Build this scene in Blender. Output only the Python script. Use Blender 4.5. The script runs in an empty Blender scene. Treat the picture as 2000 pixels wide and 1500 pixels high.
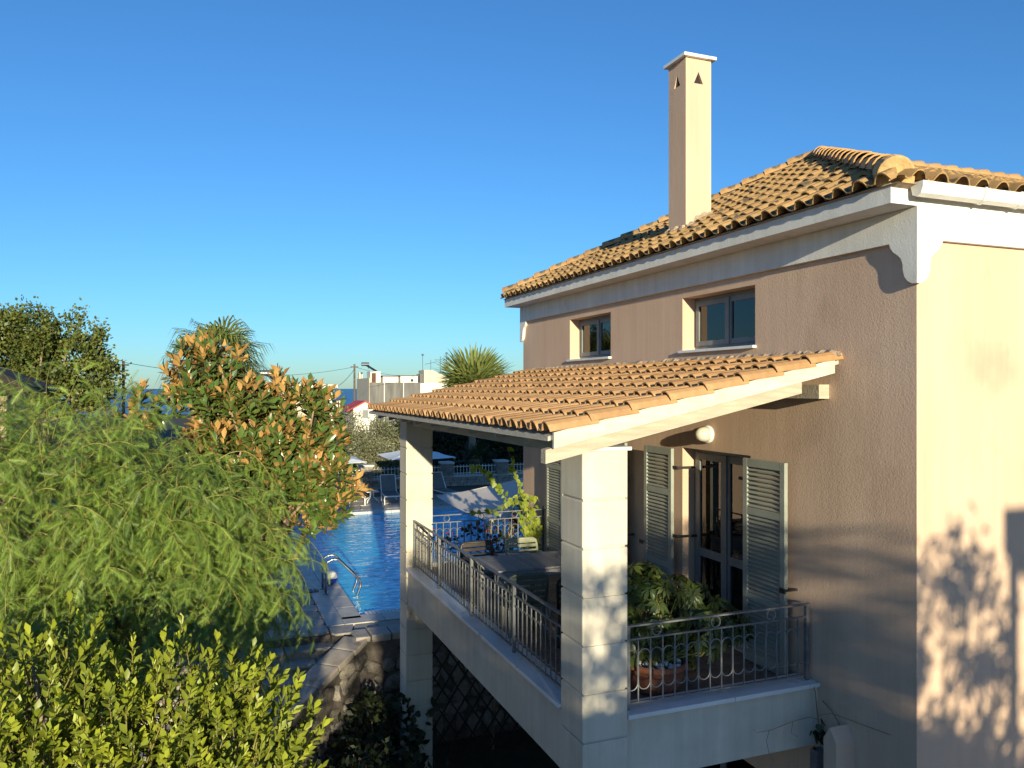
import bpy, bmesh, math, random
import numpy as np
from mathutils import Vector, Matrix
random.seed(7); rng = np.random.default_rng(7)
R = math.radians
H = 6.6                       # eye height above the lower garden; heights below are given relative to the eye
sc = bpy.context.scene
# ---------------------------------------------------------------- camera, sky, sun, exposure
cam = bpy.data.cameras.new('camera'); camo = bpy.data.objects.new('camera', cam); sc.collection.objects.link(camo)
camo.location = (0, 0, H); camo.rotation_euler = (R(90), 0, R(-21.26))
cam.sensor_width = 36; cam.lens = 36*1540/2000; cam.shift_y = 0.0045; cam.clip_start = .1; cam.clip_end = 90000
sc.camera = camo
SUN_EL = 9.2; SUN_D = Vector((.165, 1, 0)).normalized()
w = bpy.data.worlds.new('World'); sc.world = w; w.use_nodes = True
nt = w.node_tree; bg = nt.nodes['Background']
sky = nt.nodes.new('ShaderNodeTexSky'); sky.sky_type = 'NISHITA'; sky.sun_disc = False
sky.sun_elevation = R(SUN_EL); sky.sun_rotation = R(180+9.4); sky.altitude = 0
sky.air_density = 1.0; sky.dust_density = .2; sky.ozone_density = 5.0
hsv = nt.nodes.new('ShaderNodeHueSaturation'); hsv.inputs['Saturation'].default_value = 1.0
tint = nt.nodes.new('ShaderNodeMix'); tint.data_type = 'RGBA'; tint.blend_type = 'MULTIPLY'; tint.inputs[0].default_value = 1; tint.inputs[7].default_value = (.65, .82, .90, 1)
nt.links.new(sky.outputs[0], hsv.inputs['Color']); nt.links.new(hsv.outputs[0], tint.inputs[6]); nt.links.new(tint.outputs[2], bg.inputs[0]); bg.inputs[1].default_value = .096
sl = bpy.data.lights.new('sun', 'SUN'); so = bpy.data.objects.new('sun', sl); sc.collection.objects.link(so)
sl.energy = 3.45; sl.angle = R(.53); sl.color = (1, .90, .62)
ce, se = math.cos(R(SUN_EL)), math.sin(R(SUN_EL))
so.rotation_euler = Vector((SUN_D.x*ce, SUN_D.y*ce, -se)).to_track_quat('-Z', 'Y').to_euler(); so.location = (-6, -30, H+14)
sc.view_settings.view_transform = 'Standard'; sc.view_settings.look = 'None'
sc.view_settings.exposure = 1.25; sc.view_settings.gamma = 1
# ---------------------------------------------------------------- helpers
C = sc.collection
def tag(o, label=None, cat=None, group=None, kind=None):
    if label: o['label'] = label
    if cat: o['category'] = cat
    if group: o['group'] = group
    if kind: o['kind'] = kind
    return o
ORG = {}
def thing(name, base, label, cat, group=None):
    o = bpy.data.objects.new(name, None); C.objects.link(o); o.empty_display_size = .2
    o.location = (base[0], base[1], base[2]+H); ORG[o.name] = np.array(base, float)
    return tag(o, label, cat, group)
def link_mesh(name, me, mat, parent=None, origin=None):
    o = bpy.data.objects.new(name, me); C.objects.link(o)
    if mat and not me.materials: me.materials.append(mat)
    if parent is not None:
        o.parent = parent; ORG[o.name] = ORG[parent.name]
    else:
        b = origin if origin is not None else (0, 0, 0)
        o.location = (b[0], b[1], b[2]+H); ORG[o.name] = np.array(b, float)
    return o
class MB:
    def __init__(s): s.v = []; s.f = []
    def add(s, vs, fs):
        n = len(s.v); s.v += [tuple(map(float, q)) for q in vs]; s.f += [tuple(i+n for i in f) for f in fs]; return s
    def box(s, x0, x1, y0, y1, z0, z1):
        return s.add([(x0,y0,z0),(x1,y0,z0),(x1,y1,z0),(x0,y1,z0),(x0,y0,z1),(x1,y0,z1),(x1,y1,z1),(x0,y1,z1)],
            [(0,3,2,1),(4,5,6,7),(0,1,5,4),(1,2,6,5),(2,3,7,6),(3,0,4,7)])
    def bar(s, p, q, wd, ht, up=(0,0,1)):           # box beam from p to q, ht along up
        p, q = Vector(p), Vector(q); d = (q-p).normalized(); u = Vector(up); x = d.cross(u)
        if x.length < 1e-4: x = d.cross(Vector((1,0,0)))
        x.normalize(); u = x.cross(d); a = x*wd/2; b = u*ht/2
        vs = [p-a-b,p+a-b,p+a+b,p-a+b,q-a-b,q+a-b,q+a+b,q-a+b]
        return s.add(vs, [(0,1,2,3),(7,6,5,4),(0,4,5,1),(1,5,6,2),(2,6,7,3),(3,7,4,0)])
    def tube(s, pts, rad, n=6, cap=True):
        pts = [Vector(p) for p in pts]; m = len(pts)
        if not hasattr(rad, '__len__'): rad = [rad]*m
        prev = None; vs = []
        for i, p in enumerate(pts):
            d = (pts[min(i+1, m-1)]-pts[max(i-1, 0)])
            d = d.normalized() if d.length > 1e-9 else Vector((0,0,1))
            if prev is None: x = d.orthogonal().normalized()
            else:
                x = prev - d*prev.dot(d); x = x.normalized() if x.length > 1e-6 else d.orthogonal().normalized()
            prev = x; y = d.cross(x)
            for k in range(n):
                a = 2*math.pi*k/n; vs.append(p+(x*math.cos(a)+y*math.sin(a))*rad[i])
        fs = [(i*n+k, i*n+(k+1) % n, (i+1)*n+(k+1) % n, (i+1)*n+k) for i in range(m-1) for k in range(n)]
        if cap: fs += [tuple(range(n-1, -1, -1)), tuple(range((m-1)*n, m*n))]
        return s.add(vs, fs)
    def prism(s, pts, axis, lo, hi):                # polygon in the two other axes, extruded along axis (0,1,2)
        def mk(a, b, c): return (c, a, b) if axis == 0 else ((a, c, b) if axis == 1 else (a, b, c))
        n = len(pts)
        return s.add([mk(a, b, lo) for a, b in pts]+[mk(a, b, hi) for a, b in pts],
            [tuple(range(n-1, -1, -1)), tuple(range(n, 2*n))]+[(i, (i+1) % n, n+(i+1) % n, n+i) for i in range(n)])
    def lathe(s, prof, c, n=20, cap=True):
        vs = [(c[0]+r*math.cos(2*math.pi*k/n), c[1]+r*math.sin(2*math.pi*k/n), c[2]+z) for r, z in prof for k in range(n)]
        m = len(prof)
        fs = [(i*n+k, i*n+(k+1) % n, (i+1)*n+(k+1) % n, (i+1)*n+k) for i in range(m-1) for k in range(n)]
        if cap: fs += [tuple(range(n-1, -1, -1)), tuple(range((m-1)*n, m*n))]
        return s.add(vs, fs)
    def mesh(s, name, org=(0,0,0), bevel=0, smooth=False, fix=True):
        me = bpy.data.meshes.new(name)
        me.from_pydata([(a-org[0], b-org[1], c-org[2]) for a, b, c in s.v], [], s.f)
        if fix or bevel:
            bm = bmesh.new(); bm.from_mesh(me)
            if fix: bmesh.ops.recalc_face_normals(bm, faces=bm.faces)
            if bevel: bmesh.ops.bevel(bm, geom=[e for e in bm.edges if len(e.link_faces) == 2 and e.calc_face_angle() > .5], offset=bevel, segments=2, affect='EDGES', profile=.6)
            bm.to_mesh(me); bm.free()
        if smooth: me.shade_smooth()
        return me
    def build(s, name, mat, parent=None, origin=None, bevel=0, smooth=False, fix=True):
        org = ORG[parent.name] if parent is not None else (origin if origin is not None else (0,0,0))
        return link_mesh(name, s.mesh(name, org, bevel, smooth, fix), mat, parent, origin)
def inst(name, me, parent, loc, rot=None, scale=None):      # piece that shares mesh data; loc relative to eye frame
    o = bpy.data.objects.new(name, me); C.objects.link(o); o.parent = parent
    g = ORG[parent.name]; o.location = (loc[0]-g[0], loc[1]-g[1], loc[2]-g[2])
    if rot is not None: o.rotation_euler = rot
    if scale is not None: o.scale = scale
    ORG[o.name] = np.array(loc, float)
    return o
# ---------------------------------------------------------------- materials
def nodes(name):
    m = bpy.data.materials.new(name); m.use_nodes = True; t = m.node_tree
    return m, t, t.nodes['Principled BSDF'], t.nodes.new, t.links.new
def setspec(b, v): b.inputs['Specular IOR Level'].default_value = v
def mat(name, col, rough=.7, var=.2, scale=3., bump=0., bscale=60., spec=.3, metal=0., col2=None, stretch=None, rnd=0., spots=None, dist=.02, detail=5, streak=0.):
    m, t, b, N, L = nodes(name)
    tc = N('ShaderNodeTexCoord'); mp = N('ShaderNodeMapping'); L(tc.outputs['Object'], mp.inputs[0])
    if stretch: mp.inputs['Scale'].default_value = stretch
    nz = N('ShaderNodeTexNoise'); nz.inputs['Scale'].default_value = scale; nz.inputs['Detail'].default_value = detail; nz.inputs['Roughness'].default_value = .62
    L(mp.outputs[0], nz.inputs['Vector'])
    cr = N('ShaderNodeValToRGB'); L(nz.outputs[0], cr.inputs[0]); cr.color_ramp.elements[0].position = .32; cr.color_ramp.elements[1].position = .68
    c2 = col2 or [min(1, c*(1+var)) for c in col]; c1 = col if col2 else [c*(1-var) for c in col]
    cr.color_ramp.elements[0].color = (*c1, 1); cr.color_ramp.elements[1].color = (*c2, 1)
    out = cr.outputs[0]
    if spots:                                       # (colour, scale, threshold)
        n2 = N('ShaderNodeTexNoise'); n2.inputs['Scale'].default_value = spots[1]; n2.inputs['Detail'].default_value = 6; L(tc.outputs['Object'], n2.inputs['Vector'])
        r2 = N('ShaderNodeValToRGB'); r2.color_ramp.elements[0].position = spots[2]; r2.color_ramp.elements[1].position = spots[2]+.09; L(n2.outputs[0], r2.inputs[0])
        mx = N('ShaderNodeMix'); mx.data_type = 'RGBA'; L(r2.outputs[0], mx.inputs[0]); L(out, mx.inputs[6]); mx.inputs[7].default_value = (*spots[0], 1); out = mx.outputs[2]
    if streak:
        mp2 = N('ShaderNodeMapping'); mp2.inputs['Scale'].default_value = (7, 7, .35); L(tc.outputs['Object'], mp2.inputs[0])
        n4 = N('ShaderNodeTexNoise'); n4.inputs['Scale'].default_value = 1; n4.inputs['Detail'].default_value = 7; n4.inputs['Roughness'].default_value = .7; L(mp2.outputs[0], n4.inputs['Vector'])
        r4 = N('ShaderNodeMapRange'); r4.inputs[1].default_value = .35; r4.inputs[2].default_value = .7; r4.inputs[3].default_value = 1.06; r4.inputs[4].default_value = 1-streak; L(n4.outputs[0], r4.inputs[0])
        h4 = N('ShaderNodeHueSaturation'); L(r4.outputs[0], h4.inputs['Value']); L(out, h4.inputs['Color']); out = h4.outputs[0]
    if rnd:
        oi = N('ShaderNodeObjectInfo'); mr = N('ShaderNodeMapRange'); mr.inputs[3].default_value = 1-rnd; mr.inputs[4].default_value = 1+rnd*.7; L(oi.outputs['Random'], mr.inputs[0])
        hs = N('ShaderNodeHueSaturation'); L(mr.outputs[0], hs.inputs['Value']); L(out, hs.inputs['Color']); out = hs.outputs[0]
    L(out, b.inputs['Base Color']); b.inputs['Roughness'].default_value = rough; setspec(b, spec); b.inputs['Metallic'].default_value = metal
    if bump:
        n3 = N('ShaderNodeTexNoise'); n3.inputs['Scale'].default_value = bscale; n3.inputs['Detail'].default_value = 4; L(tc.outputs['Object'], n3.inputs['Vector'])
        bp = N('ShaderNodeBump'); bp.inputs['Strength'].default_value = bump; bp.inputs['Distance'].default_value = dist; L(n3.outputs[0], bp.inputs['Height']); L(bp.outputs[0], b.inputs['Normal'])
    return m
def leafmat(name, ca, cb, trans=.3, rough=.45, spec=.35, tcol=None):
    m, t, b, N, L = nodes(name)
    at = N('ShaderNodeAttribute'); at.attribute_name = 'var'
    cr = N('ShaderNodeValToRGB'); L(at.outputs['Fac'], cr.inputs[0]); cr.color_ramp.elements[0].color = (*ca, 1); cr.color_ramp.elements[1].color = (*cb, 1)
    L(cr.outputs[0], b.inputs['Base Color']); b.inputs['Roughness'].default_value = rough; setspec(b, spec)
    if trans:
        tr = N('ShaderNodeBsdfTranslucent'); hs = N('ShaderNodeHueSaturation'); hs.inputs['Value'].default_value = 1.2; hs.inputs['Saturation'].default_value = 1.1
        L(cr.outputs[0], hs.inputs['Color']); L(hs.outputs[0], tr.inputs[0])
        ms = N('ShaderNodeMixShader'); ms.inputs[0].default_value = trans; L(b.outputs[0], ms.inputs[1]); L(tr.outputs[0], ms.inputs[2]); L(ms.outputs[0], t.nodes['Material Output'].inputs[0])
    return m
def glassmat(name, tint, ior=1.5, rough=.01, bump=0, bscale=3, stretch=(1,1,1), dist=.05):
    m, t, b, N, L = nodes(name)
    tr = N('ShaderNodeBsdfTransparent'); tr.inputs[0].default_value = (*tint, 1); gl = N('ShaderNodeBsdfGlossy'); gl.inputs['Roughness'].default_value = rough
    fr = N('ShaderNodeFresnel'); fr.inputs[0].default_value = ior; ms = N('ShaderNodeMixShader')
    L(fr.outputs[0], ms.inputs[0]); L(tr.outputs[0], ms.inputs[1]); L(gl.outputs[0], ms.inputs[2]); L(ms.outputs[0], t.nodes['Material Output'].inputs[0])
    if bump:
        tc = N('ShaderNodeTexCoord'); mp = N('ShaderNodeMapping'); mp.inputs['Scale'].default_value = stretch; L(tc.outputs['Object'], mp.inputs[0])
        n3 = N('ShaderNodeTexNoise'); n3.inputs['Scale'].default_value = bscale; n3.inputs['Detail'].default_value = 3; n3.inputs['Distortion'].default_value = .6; L(mp.outputs[0], n3.inputs['Vector'])
        bp = N('ShaderNodeBump'); bp.inputs['Strength'].default_value = bump; bp.inputs['Distance'].default_value = dist; L(n3.outputs[0], bp.inputs['Height'])
        L(bp.outputs[0], gl.inputs['Normal']); L(bp.outputs[0], fr.inputs['Normal'])
    return m
m_wall = mat('stucco', (.54,.375,.275), .9, scale=.9, bump=.28, bscale=55, col2=(.61,.44,.33), stretch=(1,1,.45), spots=((.49,.345,.255), .8, .6), spec=.1, dist=.01, streak=.075)
m_col = mat('column_paint', (.53,.47,.385), .85, scale=2.2, bump=.25, bscale=70, col2=(.62,.56,.47), spec=.15, dist=.008, streak=.12)
m_white = mat('white_paint', (.64,.62,.59), .75, scale=1.6, bump=.2, bscale=50, col2=(.74,.72,.69), spec=.2, streak=.12, spots=((.55,.52,.47), 2.2, .66), dist=.01)
m_marble = mat('marble', (.60,.60,.60), .35, scale=2.5, col2=(.76,.76,.75), stretch=(1,1,1), spec=.4, spots=((.42,.43,.45), 5, .63))
m_tile = mat('porch_tile', (.37,.205,.095), .8, scale=7, col2=(.49,.29,.14), rnd=.2, bump=.15, bscale=90, spec=.2, spots=((.33,.19,.11), 9, .66), dist=.006)
m_tile2 = mat('weathered_tile', (.29,.175,.078), .85, scale=5, col2=(.46,.285,.125), rnd=.25, bump=.3, bscale=70, spec=.15, spots=((.10,.08,.058), 6.5, .555), dist=.01)
m_ridge = mat('ridge_tile', (.38,.215,.09), .85, scale=6, col2=(.49,.295,.14), rnd=.25, bump=.2, bscale=70, spots=((.13,.11,.08), 5, .60), dist=.01)
m_mortar = mat('mortar', (.30,.225,.16), .95, scale=14, col2=(.45,.35,.26), bump=.8, bscale=30, spec=.1, spots=((.16,.13,.10), 9, .58))
m_rail = mat('grey_iron', (.16,.165,.175), .5, var=.25, scale=12, spec=.4, metal=.25)
m_shut = mat('shutter_paint', (.285,.295,.26), .55, var=.12, scale=5, spec=.3, bump=.1, bscale=80)
m_frame = mat('window_paint', (.175,.185,.19), .5, var=.12, scale=5, spec=.35)
m_wood = mat('whitewashed_wood', (.36,.30,.225), .75, scale=3, col2=(.48,.415,.33), stretch=(1,9,9), spec=.2, bump=.25, bscale=40, spots=((.46,.36,.26), 3, .64))
m_beam = mat('grey_beam_wood', (.36,.33,.29), .8, scale=3, col2=(.48,.44,.39), stretch=(9,1,9), spec=.2, bump=.25, bscale=40)
m_terra = mat('terracotta_pot', (.24,.085,.05), .75, var=.25, scale=5, bump=.2, bscale=40, spots=((.33,.22,.17), 4, .64))
m_pebble = mat('white_pebble', (.62,.62,.60), .6, var=.15, scale=9)
m_dark = mat('dark_metal', (.02,.02,.022), .5, var=.3, scale=8)
m_lamp = mat('lamp_glass', (.62,.57,.46), .3, var=.05, scale=3, spec=.5)
m_glass = glassmat('window_glass', (.55,.58,.60), 1.7)
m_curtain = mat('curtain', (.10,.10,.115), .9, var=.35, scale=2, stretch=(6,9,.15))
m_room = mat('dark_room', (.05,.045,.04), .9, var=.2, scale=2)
m_floor = mat('balcony_tile', (.24,.165,.12), .6, var=.2, scale=3, rnd=.18, bump=.1, bscale=50)
m_stone = mat('field_stone', (.19,.165,.14), .9, scale=4, col2=(.38,.33,.28), bump=.7, bscale=14, rnd=.35, spec=.15)
m_stonebed = mat('wall_mortar', (.12,.10,.088), .95, var=.4, scale=5, bump=.8, bscale=12)
m_flag = mat('flagstone', (.33,.28,.24), .75, scale=2.5, col2=(.46,.41,.36), bump=.35, bscale=12, rnd=.25, spots=((.24,.19,.16), 3, .62))
m_joint = mat('flag_joint', (.10,.085,.075), .95, var=.3, scale=9)
m_coping = mat('pool_stone', (.40,.37,.34), .55, scale=3, col2=(.52,.50,.47), bump=.15, bscale=30)
m_pool = mat('pool_mosaic', (.08,.60,.95), .3, scale=1.2, col2=(.16,.70,.97), spec=.4)
m_poolrim = mat('pool_rim', (.40,.66,.80), .3, var=.12, scale=6, spec=.4)
def scatter_water(m, col, fac):          # light scattered back by the water body
    t = m.node_tree; ms = [n for n in t.nodes if n.type == 'MIX_SHADER'][0]; tr = [n for n in t.nodes if n.type == 'BSDF_TRANSPARENT'][0]
    df = t.nodes.new('ShaderNodeBsdfDiffuse'); df.inputs[0].default_value = (*col, 1); mx = t.nodes.new('ShaderNodeMixShader'); mx.inputs[0].default_value = fac
    t.links.new(tr.outputs[0], mx.inputs[1]); t.links.new(df.outputs[0], mx.inputs[2]); t.links.new(mx.outputs[0], ms.inputs[1])
m_water = glassmat('pool_water', (.88,.98,1.0), 1.5, .01, bump=.8, bscale=2.4, stretch=(.55,1.5,1), dist=.05)
scatter_water(m_water, (.05,.60,.99), .85)
m_steel = mat('steel', (.30,.31,.33), .25, var=.1, scale=6, metal=.9)
m_grass = mat('garden_soil', (.05,.05,.028), .95, scale=.8, col2=(.10,.085,.05), bump=.6, bscale=8)
m_sea = mat('sea_water', (.008,.055,.16), .35, scale=.02, col2=(.012,.085,.22), spec=.3, stretch=(.25,1,1), bump=.3, bscale=.2, dist=2)
m_canvas = mat('canvas', (.60,.535,.49), .85, var=.06, scale=2, bump=.1, bscale=120)
m_canvasw = mat('white_canvas', (.74,.75,.77), .85, var=.05, scale=2)
m_teak = mat('table_wood', (.28,.265,.26), .6, var=.2, scale=4, stretch=(9,1,9), rnd=.14, spec=.35)
m_chdark = mat('brown_plastic', (.035,.026,.02), .4, var=.2, scale=6, spec=.45)
m_cholive = mat('olive_plastic', (.30,.31,.20), .4, var=.12, scale=6, spec=.45)
m_chgreen = mat('green_plastic', (.085,.105,.085), .4, var=.15, scale=6, spec=.45)
m_sling = mat('sling_fabric', (.17,.155,.145), .8, var=.15, scale=12)
m_concrete = mat('render_grey', (.11,.105,.10), .9, scale=.8, col2=(.19,.18,.17), stretch=(2,2,.35), bump=.4, bscale=3)
m_bwhite = mat('town_white', (.62,.58,.52), .9, scale=.6, col2=(.74,.70,.63), stretch=(1,1,.5))
m_bcream = mat('town_cream', (.52,.44,.33), .9, scale=.6, col2=(.62,.54,.42), stretch=(1,1,.5))
m_red = mat('red_sheet', (.50,.05,.03), .6, var=.15, scale=2)
m_rust = mat('brown_door', (.10,.045,.03), .8, var=.3, scale=3)
m_bark = mat('bark', (.17,.125,.085), .95, scale=9, col2=(.30,.23,.17), stretch=(1,1,.25), bump=.8, bscale=25)
m_twig = mat('green_twig', (.22,.19,.055), .8, var=.3, scale=6)
m_pole = mat('pole_wood', (.12,.085,.06), .9, var=.3, scale=5)
l_pepper = leafmat('pepper_leaf', (.04,.09,.016), (.27,.37,.065), .14)
l_laurel = leafmat('laurel_leaf', (.035,.07,.012), (.33,.36,.035), .2, .42, .35)
l_magtop = leafmat('magnolia_top', (.04,.085,.02), (.11,.165,.035), .1, .28, .5)
l_magbot = leafmat('magnolia_underside', (.33,.165,.05), (.60,.36,.13), .12, .7, .15)
l_plane = leafmat('plane_leaf', (.055,.08,.018), (.19,.20,.045), .25)
l_olive = leafmat('olive_leaf', (.11,.12,.065), (.24,.235,.135), .2)
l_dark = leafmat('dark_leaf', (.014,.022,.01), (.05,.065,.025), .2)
l_palm = leafmat('palm_leaf', (.09,.125,.035), (.25,.27,.075), .25)
l_palmdry = leafmat('palm_thatch', (.24,.15,.08), (.40,.28,.16), .2)
l_vine = leafmat('vine_leaf', (.17,.24,.03), (.40,.44,.06), .5)
l_scheff = leafmat('schefflera_leaf', (.022,.042,.012), (.10,.125,.028), .12, .35, .45)
l_flower = leafmat('magenta_bract', (.20,.02,.07), (.34,.04,.12), .3)
# ---------------------------------------------------------------- foliage helpers
def unit(a): return a/np.maximum(np.linalg.norm(a, axis=-1, keepdims=True), 1e-9)
def frames(d, up):
    y = unit(d); x = unit(np.cross(y, up)+1e-6); z = np.cross(x, y); return np.stack([x, y, z], -1)
def scatter_mesh(name, V, F, pos, Rm, s, var=None, midx=None, mats=()):
    V = np.asarray(V, float); n = len(pos); nv = len(V)
    P = np.einsum('nij,vj->nvi', Rm, V)*np.asarray(s).reshape(n, 1, 1)+pos[:, None, :]
    me = bpy.data.meshes.new(name); me.vertices.add(n*nv); me.vertices.foreach_set('co', P.astype(np.float32).ravel())
    lt = np.array([i for f in F for i in f]); ln = np.array([len(f) for f in F]); nl = len(lt)
    me.loops.add(n*nl); me.polygons.add(n*len(F))
    me.loops.foreach_set('vertex_index', (lt[None, :]+(np.arange(n)*nv)[:, None]).ravel().astype(np.int32))
    st = np.concatenate([[0], np.cumsum(ln)[:-1]])
    me.polygons.foreach_set('loop_start', (st[None, :]+(np.arange(n)*nl)[:, None]).ravel().astype(np.int32))
    me.polygons.foreach_set('loop_total', np.tile(ln, n).astype(np.int32))
    if midx is not None: me.polygons.foreach_set('material_index', np.tile(midx, n).astype(np.int32))
    for m in mats: me.materials.append(m)
    a = me.attributes.new('var', 'FLOAT', 'POINT')
    v = rng.random(n) if var is None else np.clip(var, 0, 1)
    a.data.foreach_set('value', np.repeat(v, nv).astype(np.float32))
    me.update(calc_edges=True); me.validate(); return me
def scatter(name, tmpl, pos, Rm, s, mats, parent, var=None, midx=None, kind=None):
    org = ORG[parent.name]
    me = scatter_mesh(name, tmpl[0], tmpl[1], np.asarray(pos)-org, Rm, s, var, midx, mats if isinstance(mats, (list, tuple)) else (mats,))
    o = link_mesh(name, me, None, parent)
    if kind: o['kind'] = kind
    return o
def leaf_t(wd=.4, fold=.12, curl=.12, tip=.62):     # unit-length leaf along +y, normal +z
    V = [(0,0,0),(-wd*.32,.28,fold*.3),(0,.3,0),(wd*.32,.28,fold*.3),(-wd*.5,tip,fold*.45-curl*.3),(0,tip,-curl*.25),(wd*.5,tip,fold*.45-curl*.3),(0,1,-curl)]
    return np.array(V), [(0,2,1),(0,3,2),(1,2,5,4),(2,3,6,5),(4,5,7),(5,6,7)]
def small_t(wd=.5): return np.array([(0,0,0),(-wd/2,.5,.08),(0,1,0),(wd/2,.5,.08)]), [(0,3,2,1)]
def rdir(n): return unit(rng.normal(size=(n, 3)))
def in_lobes(lobes, n, rmin=.55, rmax=1.0, bias=None):
    L = np.array(lobes, float); vol = L[:, 3]*L[:, 4]*L[:, 5]; k = rng.choice(len(L), n, p=vol/vol.sum())
    d = rdir(n)
    if bias is not None: d = unit(d+np.array(bias)*rng.random((n, 1)))
    r = rmin+(rmax-rmin)*rng.random((n, 1))**.6
    return L[k, :3]+d*r*L[k, 3:], unit(d/L[k, 3:]*L[k, 3:].mean())
def jittered(p, q, n, amp):
    p, q = np.array(p, float), np.array(q, float); t = np.linspace(0, 1, n)[:, None]
    a = p+(q-p)*t+rng.normal(size=(n, 3))*amp*np.sin(t*math.pi); a[0] = p; a[-1] = q; return a
def limbs(parent, name, base, fork, ends, r0, r1, m=None, n=7, seg=6):
    b = MB(); b.tube(jittered(base, fork, 7, .06), np.linspace(r0*1.25, r0*.8, 7), n)
    for e in ends: b.tube(jittered(fork, e, seg, np.linalg.norm(np.array(e)-np.array(fork))*.06), np.linspace(r0*.55, r1, seg), 5)
    return b.build(name, m or m_bark, parent, smooth=True, fix=False)
def clump_tree(name, base, lobes, nclump, per, csize, lsize, lm, label, cat='tree', group=None, trunk_r=.14, fork=None, bias=None, wd=.5, rmin=.45, tm=None):
    root = thing(name, base, label, cat, group)
    cl, nrm = in_lobes(lobes, nclump, rmin, 1.0, bias)
    fork = fork or (base[0], base[1], base[2]+.45*(max(l[2] for l in lobes)-base[2]))
    limbs(root, 'trunk', base, fork, [c for c in cl[:min(46, nclump)]], trunk_r, trunk_r*.12, tm)
    pos = np.repeat(cl, per, 0)+rng.normal(size=(nclump*per, 3))*csize
    d = unit(np.repeat(nrm, per, 0)*.7+rdir(nclump*per)); up = rdir(nclump*per)
    v = np.clip(np.repeat(rng.random(nclump), per)*.6+rng.random(nclump*per)*.5-.05, 0, 1)
    scatter('crown', small_t(wd), pos, frames(d, up), lsize*(.6+.8*rng.random(nclump*per)), lm, root, v)
    return root
# ================================================================ GROUND, SEA, TERRACE
b = MB(); xs = [-900,-300,-120,-60,-30,-12,-4,4,12,20,30,60,120,300,900]; ys = [-300,-80,-30,-12,0,6,11,16,24,36,60,110,180,260,420,520]
def gz(x, y):
    z = -6.6 if y < 36 else -6.6+1.2*min(1, (y-36)/24)
    if y > 180: z = -5.4-16*min(1, (y-180)/300)
    return z
n = len(xs)
b.add([(x, y, gz(x, y)) for y in ys for x in xs], [(j*n+i, j*n+i+1, (j+1)*n+i+1, (j+1)*n+i) for j in range(len(ys)-1) for i in range(n-1)])
tag(b.build('ground', m_grass), kind='structure')
b = MB(); b.add([(-40000,330,-17),(40000,330,-17),(40000,70000,-17),(-40000,70000,-17)], [(0,1,2,3)])
tag(b.build('sea', m_sea), kind='structure')
b = MB(); b.add([(1.7,-7,-6.585),(16,-7,-6.585),(16,5.05,-6.585),(5.7,5.05,-6.585),(5.7,8.5,-6.585),(3.3,8.5,-6.585),(2.2,4,-6.585)], [tuple(range(7))])
tag(b.build('bounce_paving', mat('bounce_paving', (.48,.43,.37), .85, var=.2, scale=2, bump=.3, bscale=9)), kind='structure')  # pale ground added to bounce light into the shaded balcony face
# terrace slab with the pool hole
PX0, PX1, PY0, PY1, PZ = 2.9, 13.5, 15.9, 28.7, -4.5
b = MB()
for x0, x1, y0, y1 in ((-9,PX0-.75,14.78,36.5),(PX0-.75,PX1+.6,PY1+.6,36.5),(PX1+.6,30,14.62,36.5),(PX0-.745,PX1+.6,14.62,PY0-.75)):
    b.box(x0, x1, y0, y1, -6.7, PZ-.035)
terrace = tag(b.build('terrace', m_joint), kind='structure')
def flags(parent, x0, x1, y0, y1, cell, z, keep=lambda x, y: True, name='flagstone', h=.04):
    nx, ny = max(1, round((x1-x0)/cell)), max(1, round((y1-y0)/cell)); P = {}
    for j in range(ny+1):
        for i in range(nx+1):
            jx = 0 if i in (0, nx) else random.uniform(-.3, .3); jy = 0 if j in (0, ny) else random.uniform(-.3, .3)
            P[i, j] = Vector((x0+(x1-x0)*(i+jx)/nx, y0+(y1-y0)*(j+jy)/ny))
    for j in range(ny):
        for i in range(nx):
            q = [P[i, j], P[i+1, j], P[i+1, j+1], P[i, j+1]]; c = sum(q, Vector((0, 0)))/4
            if not keep(c.x, c.y): continue
            q2 = []
            for a in range(4):                       # cut corners a little: irregular paving
                p, nx_ = q[a], q[(a+1) % 4]
                t0, t1 = random.uniform(.06, .22), random.uniform(.78, .94)
                for t in (t0, t1):
                    v = p.lerp(nx_, t); q2.append(c+(v-c)*(1-.018/max(.1, (v-c).length)))
            dz = random.uniform(-.006, .006)
            m = MB().prism([(v.x, v.y) for v in q2], 2, z-h, z+dz).mesh('flagstone', (c.x, c.y, z))
            o = inst(name, m, parent, (c.x, c.y, z)); m.materials.append(m_flag)
flags(terrace, -1.2, PX0-.75, 14.78, 22.5, .52, PZ)
flags(terrace, PX0-.745, 6.6, 14.62, PY0-.75, .5, PZ)
flags(terrace, 1.5, 10.5, PY1+.6, 32.6, 1.05, PZ)
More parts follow.
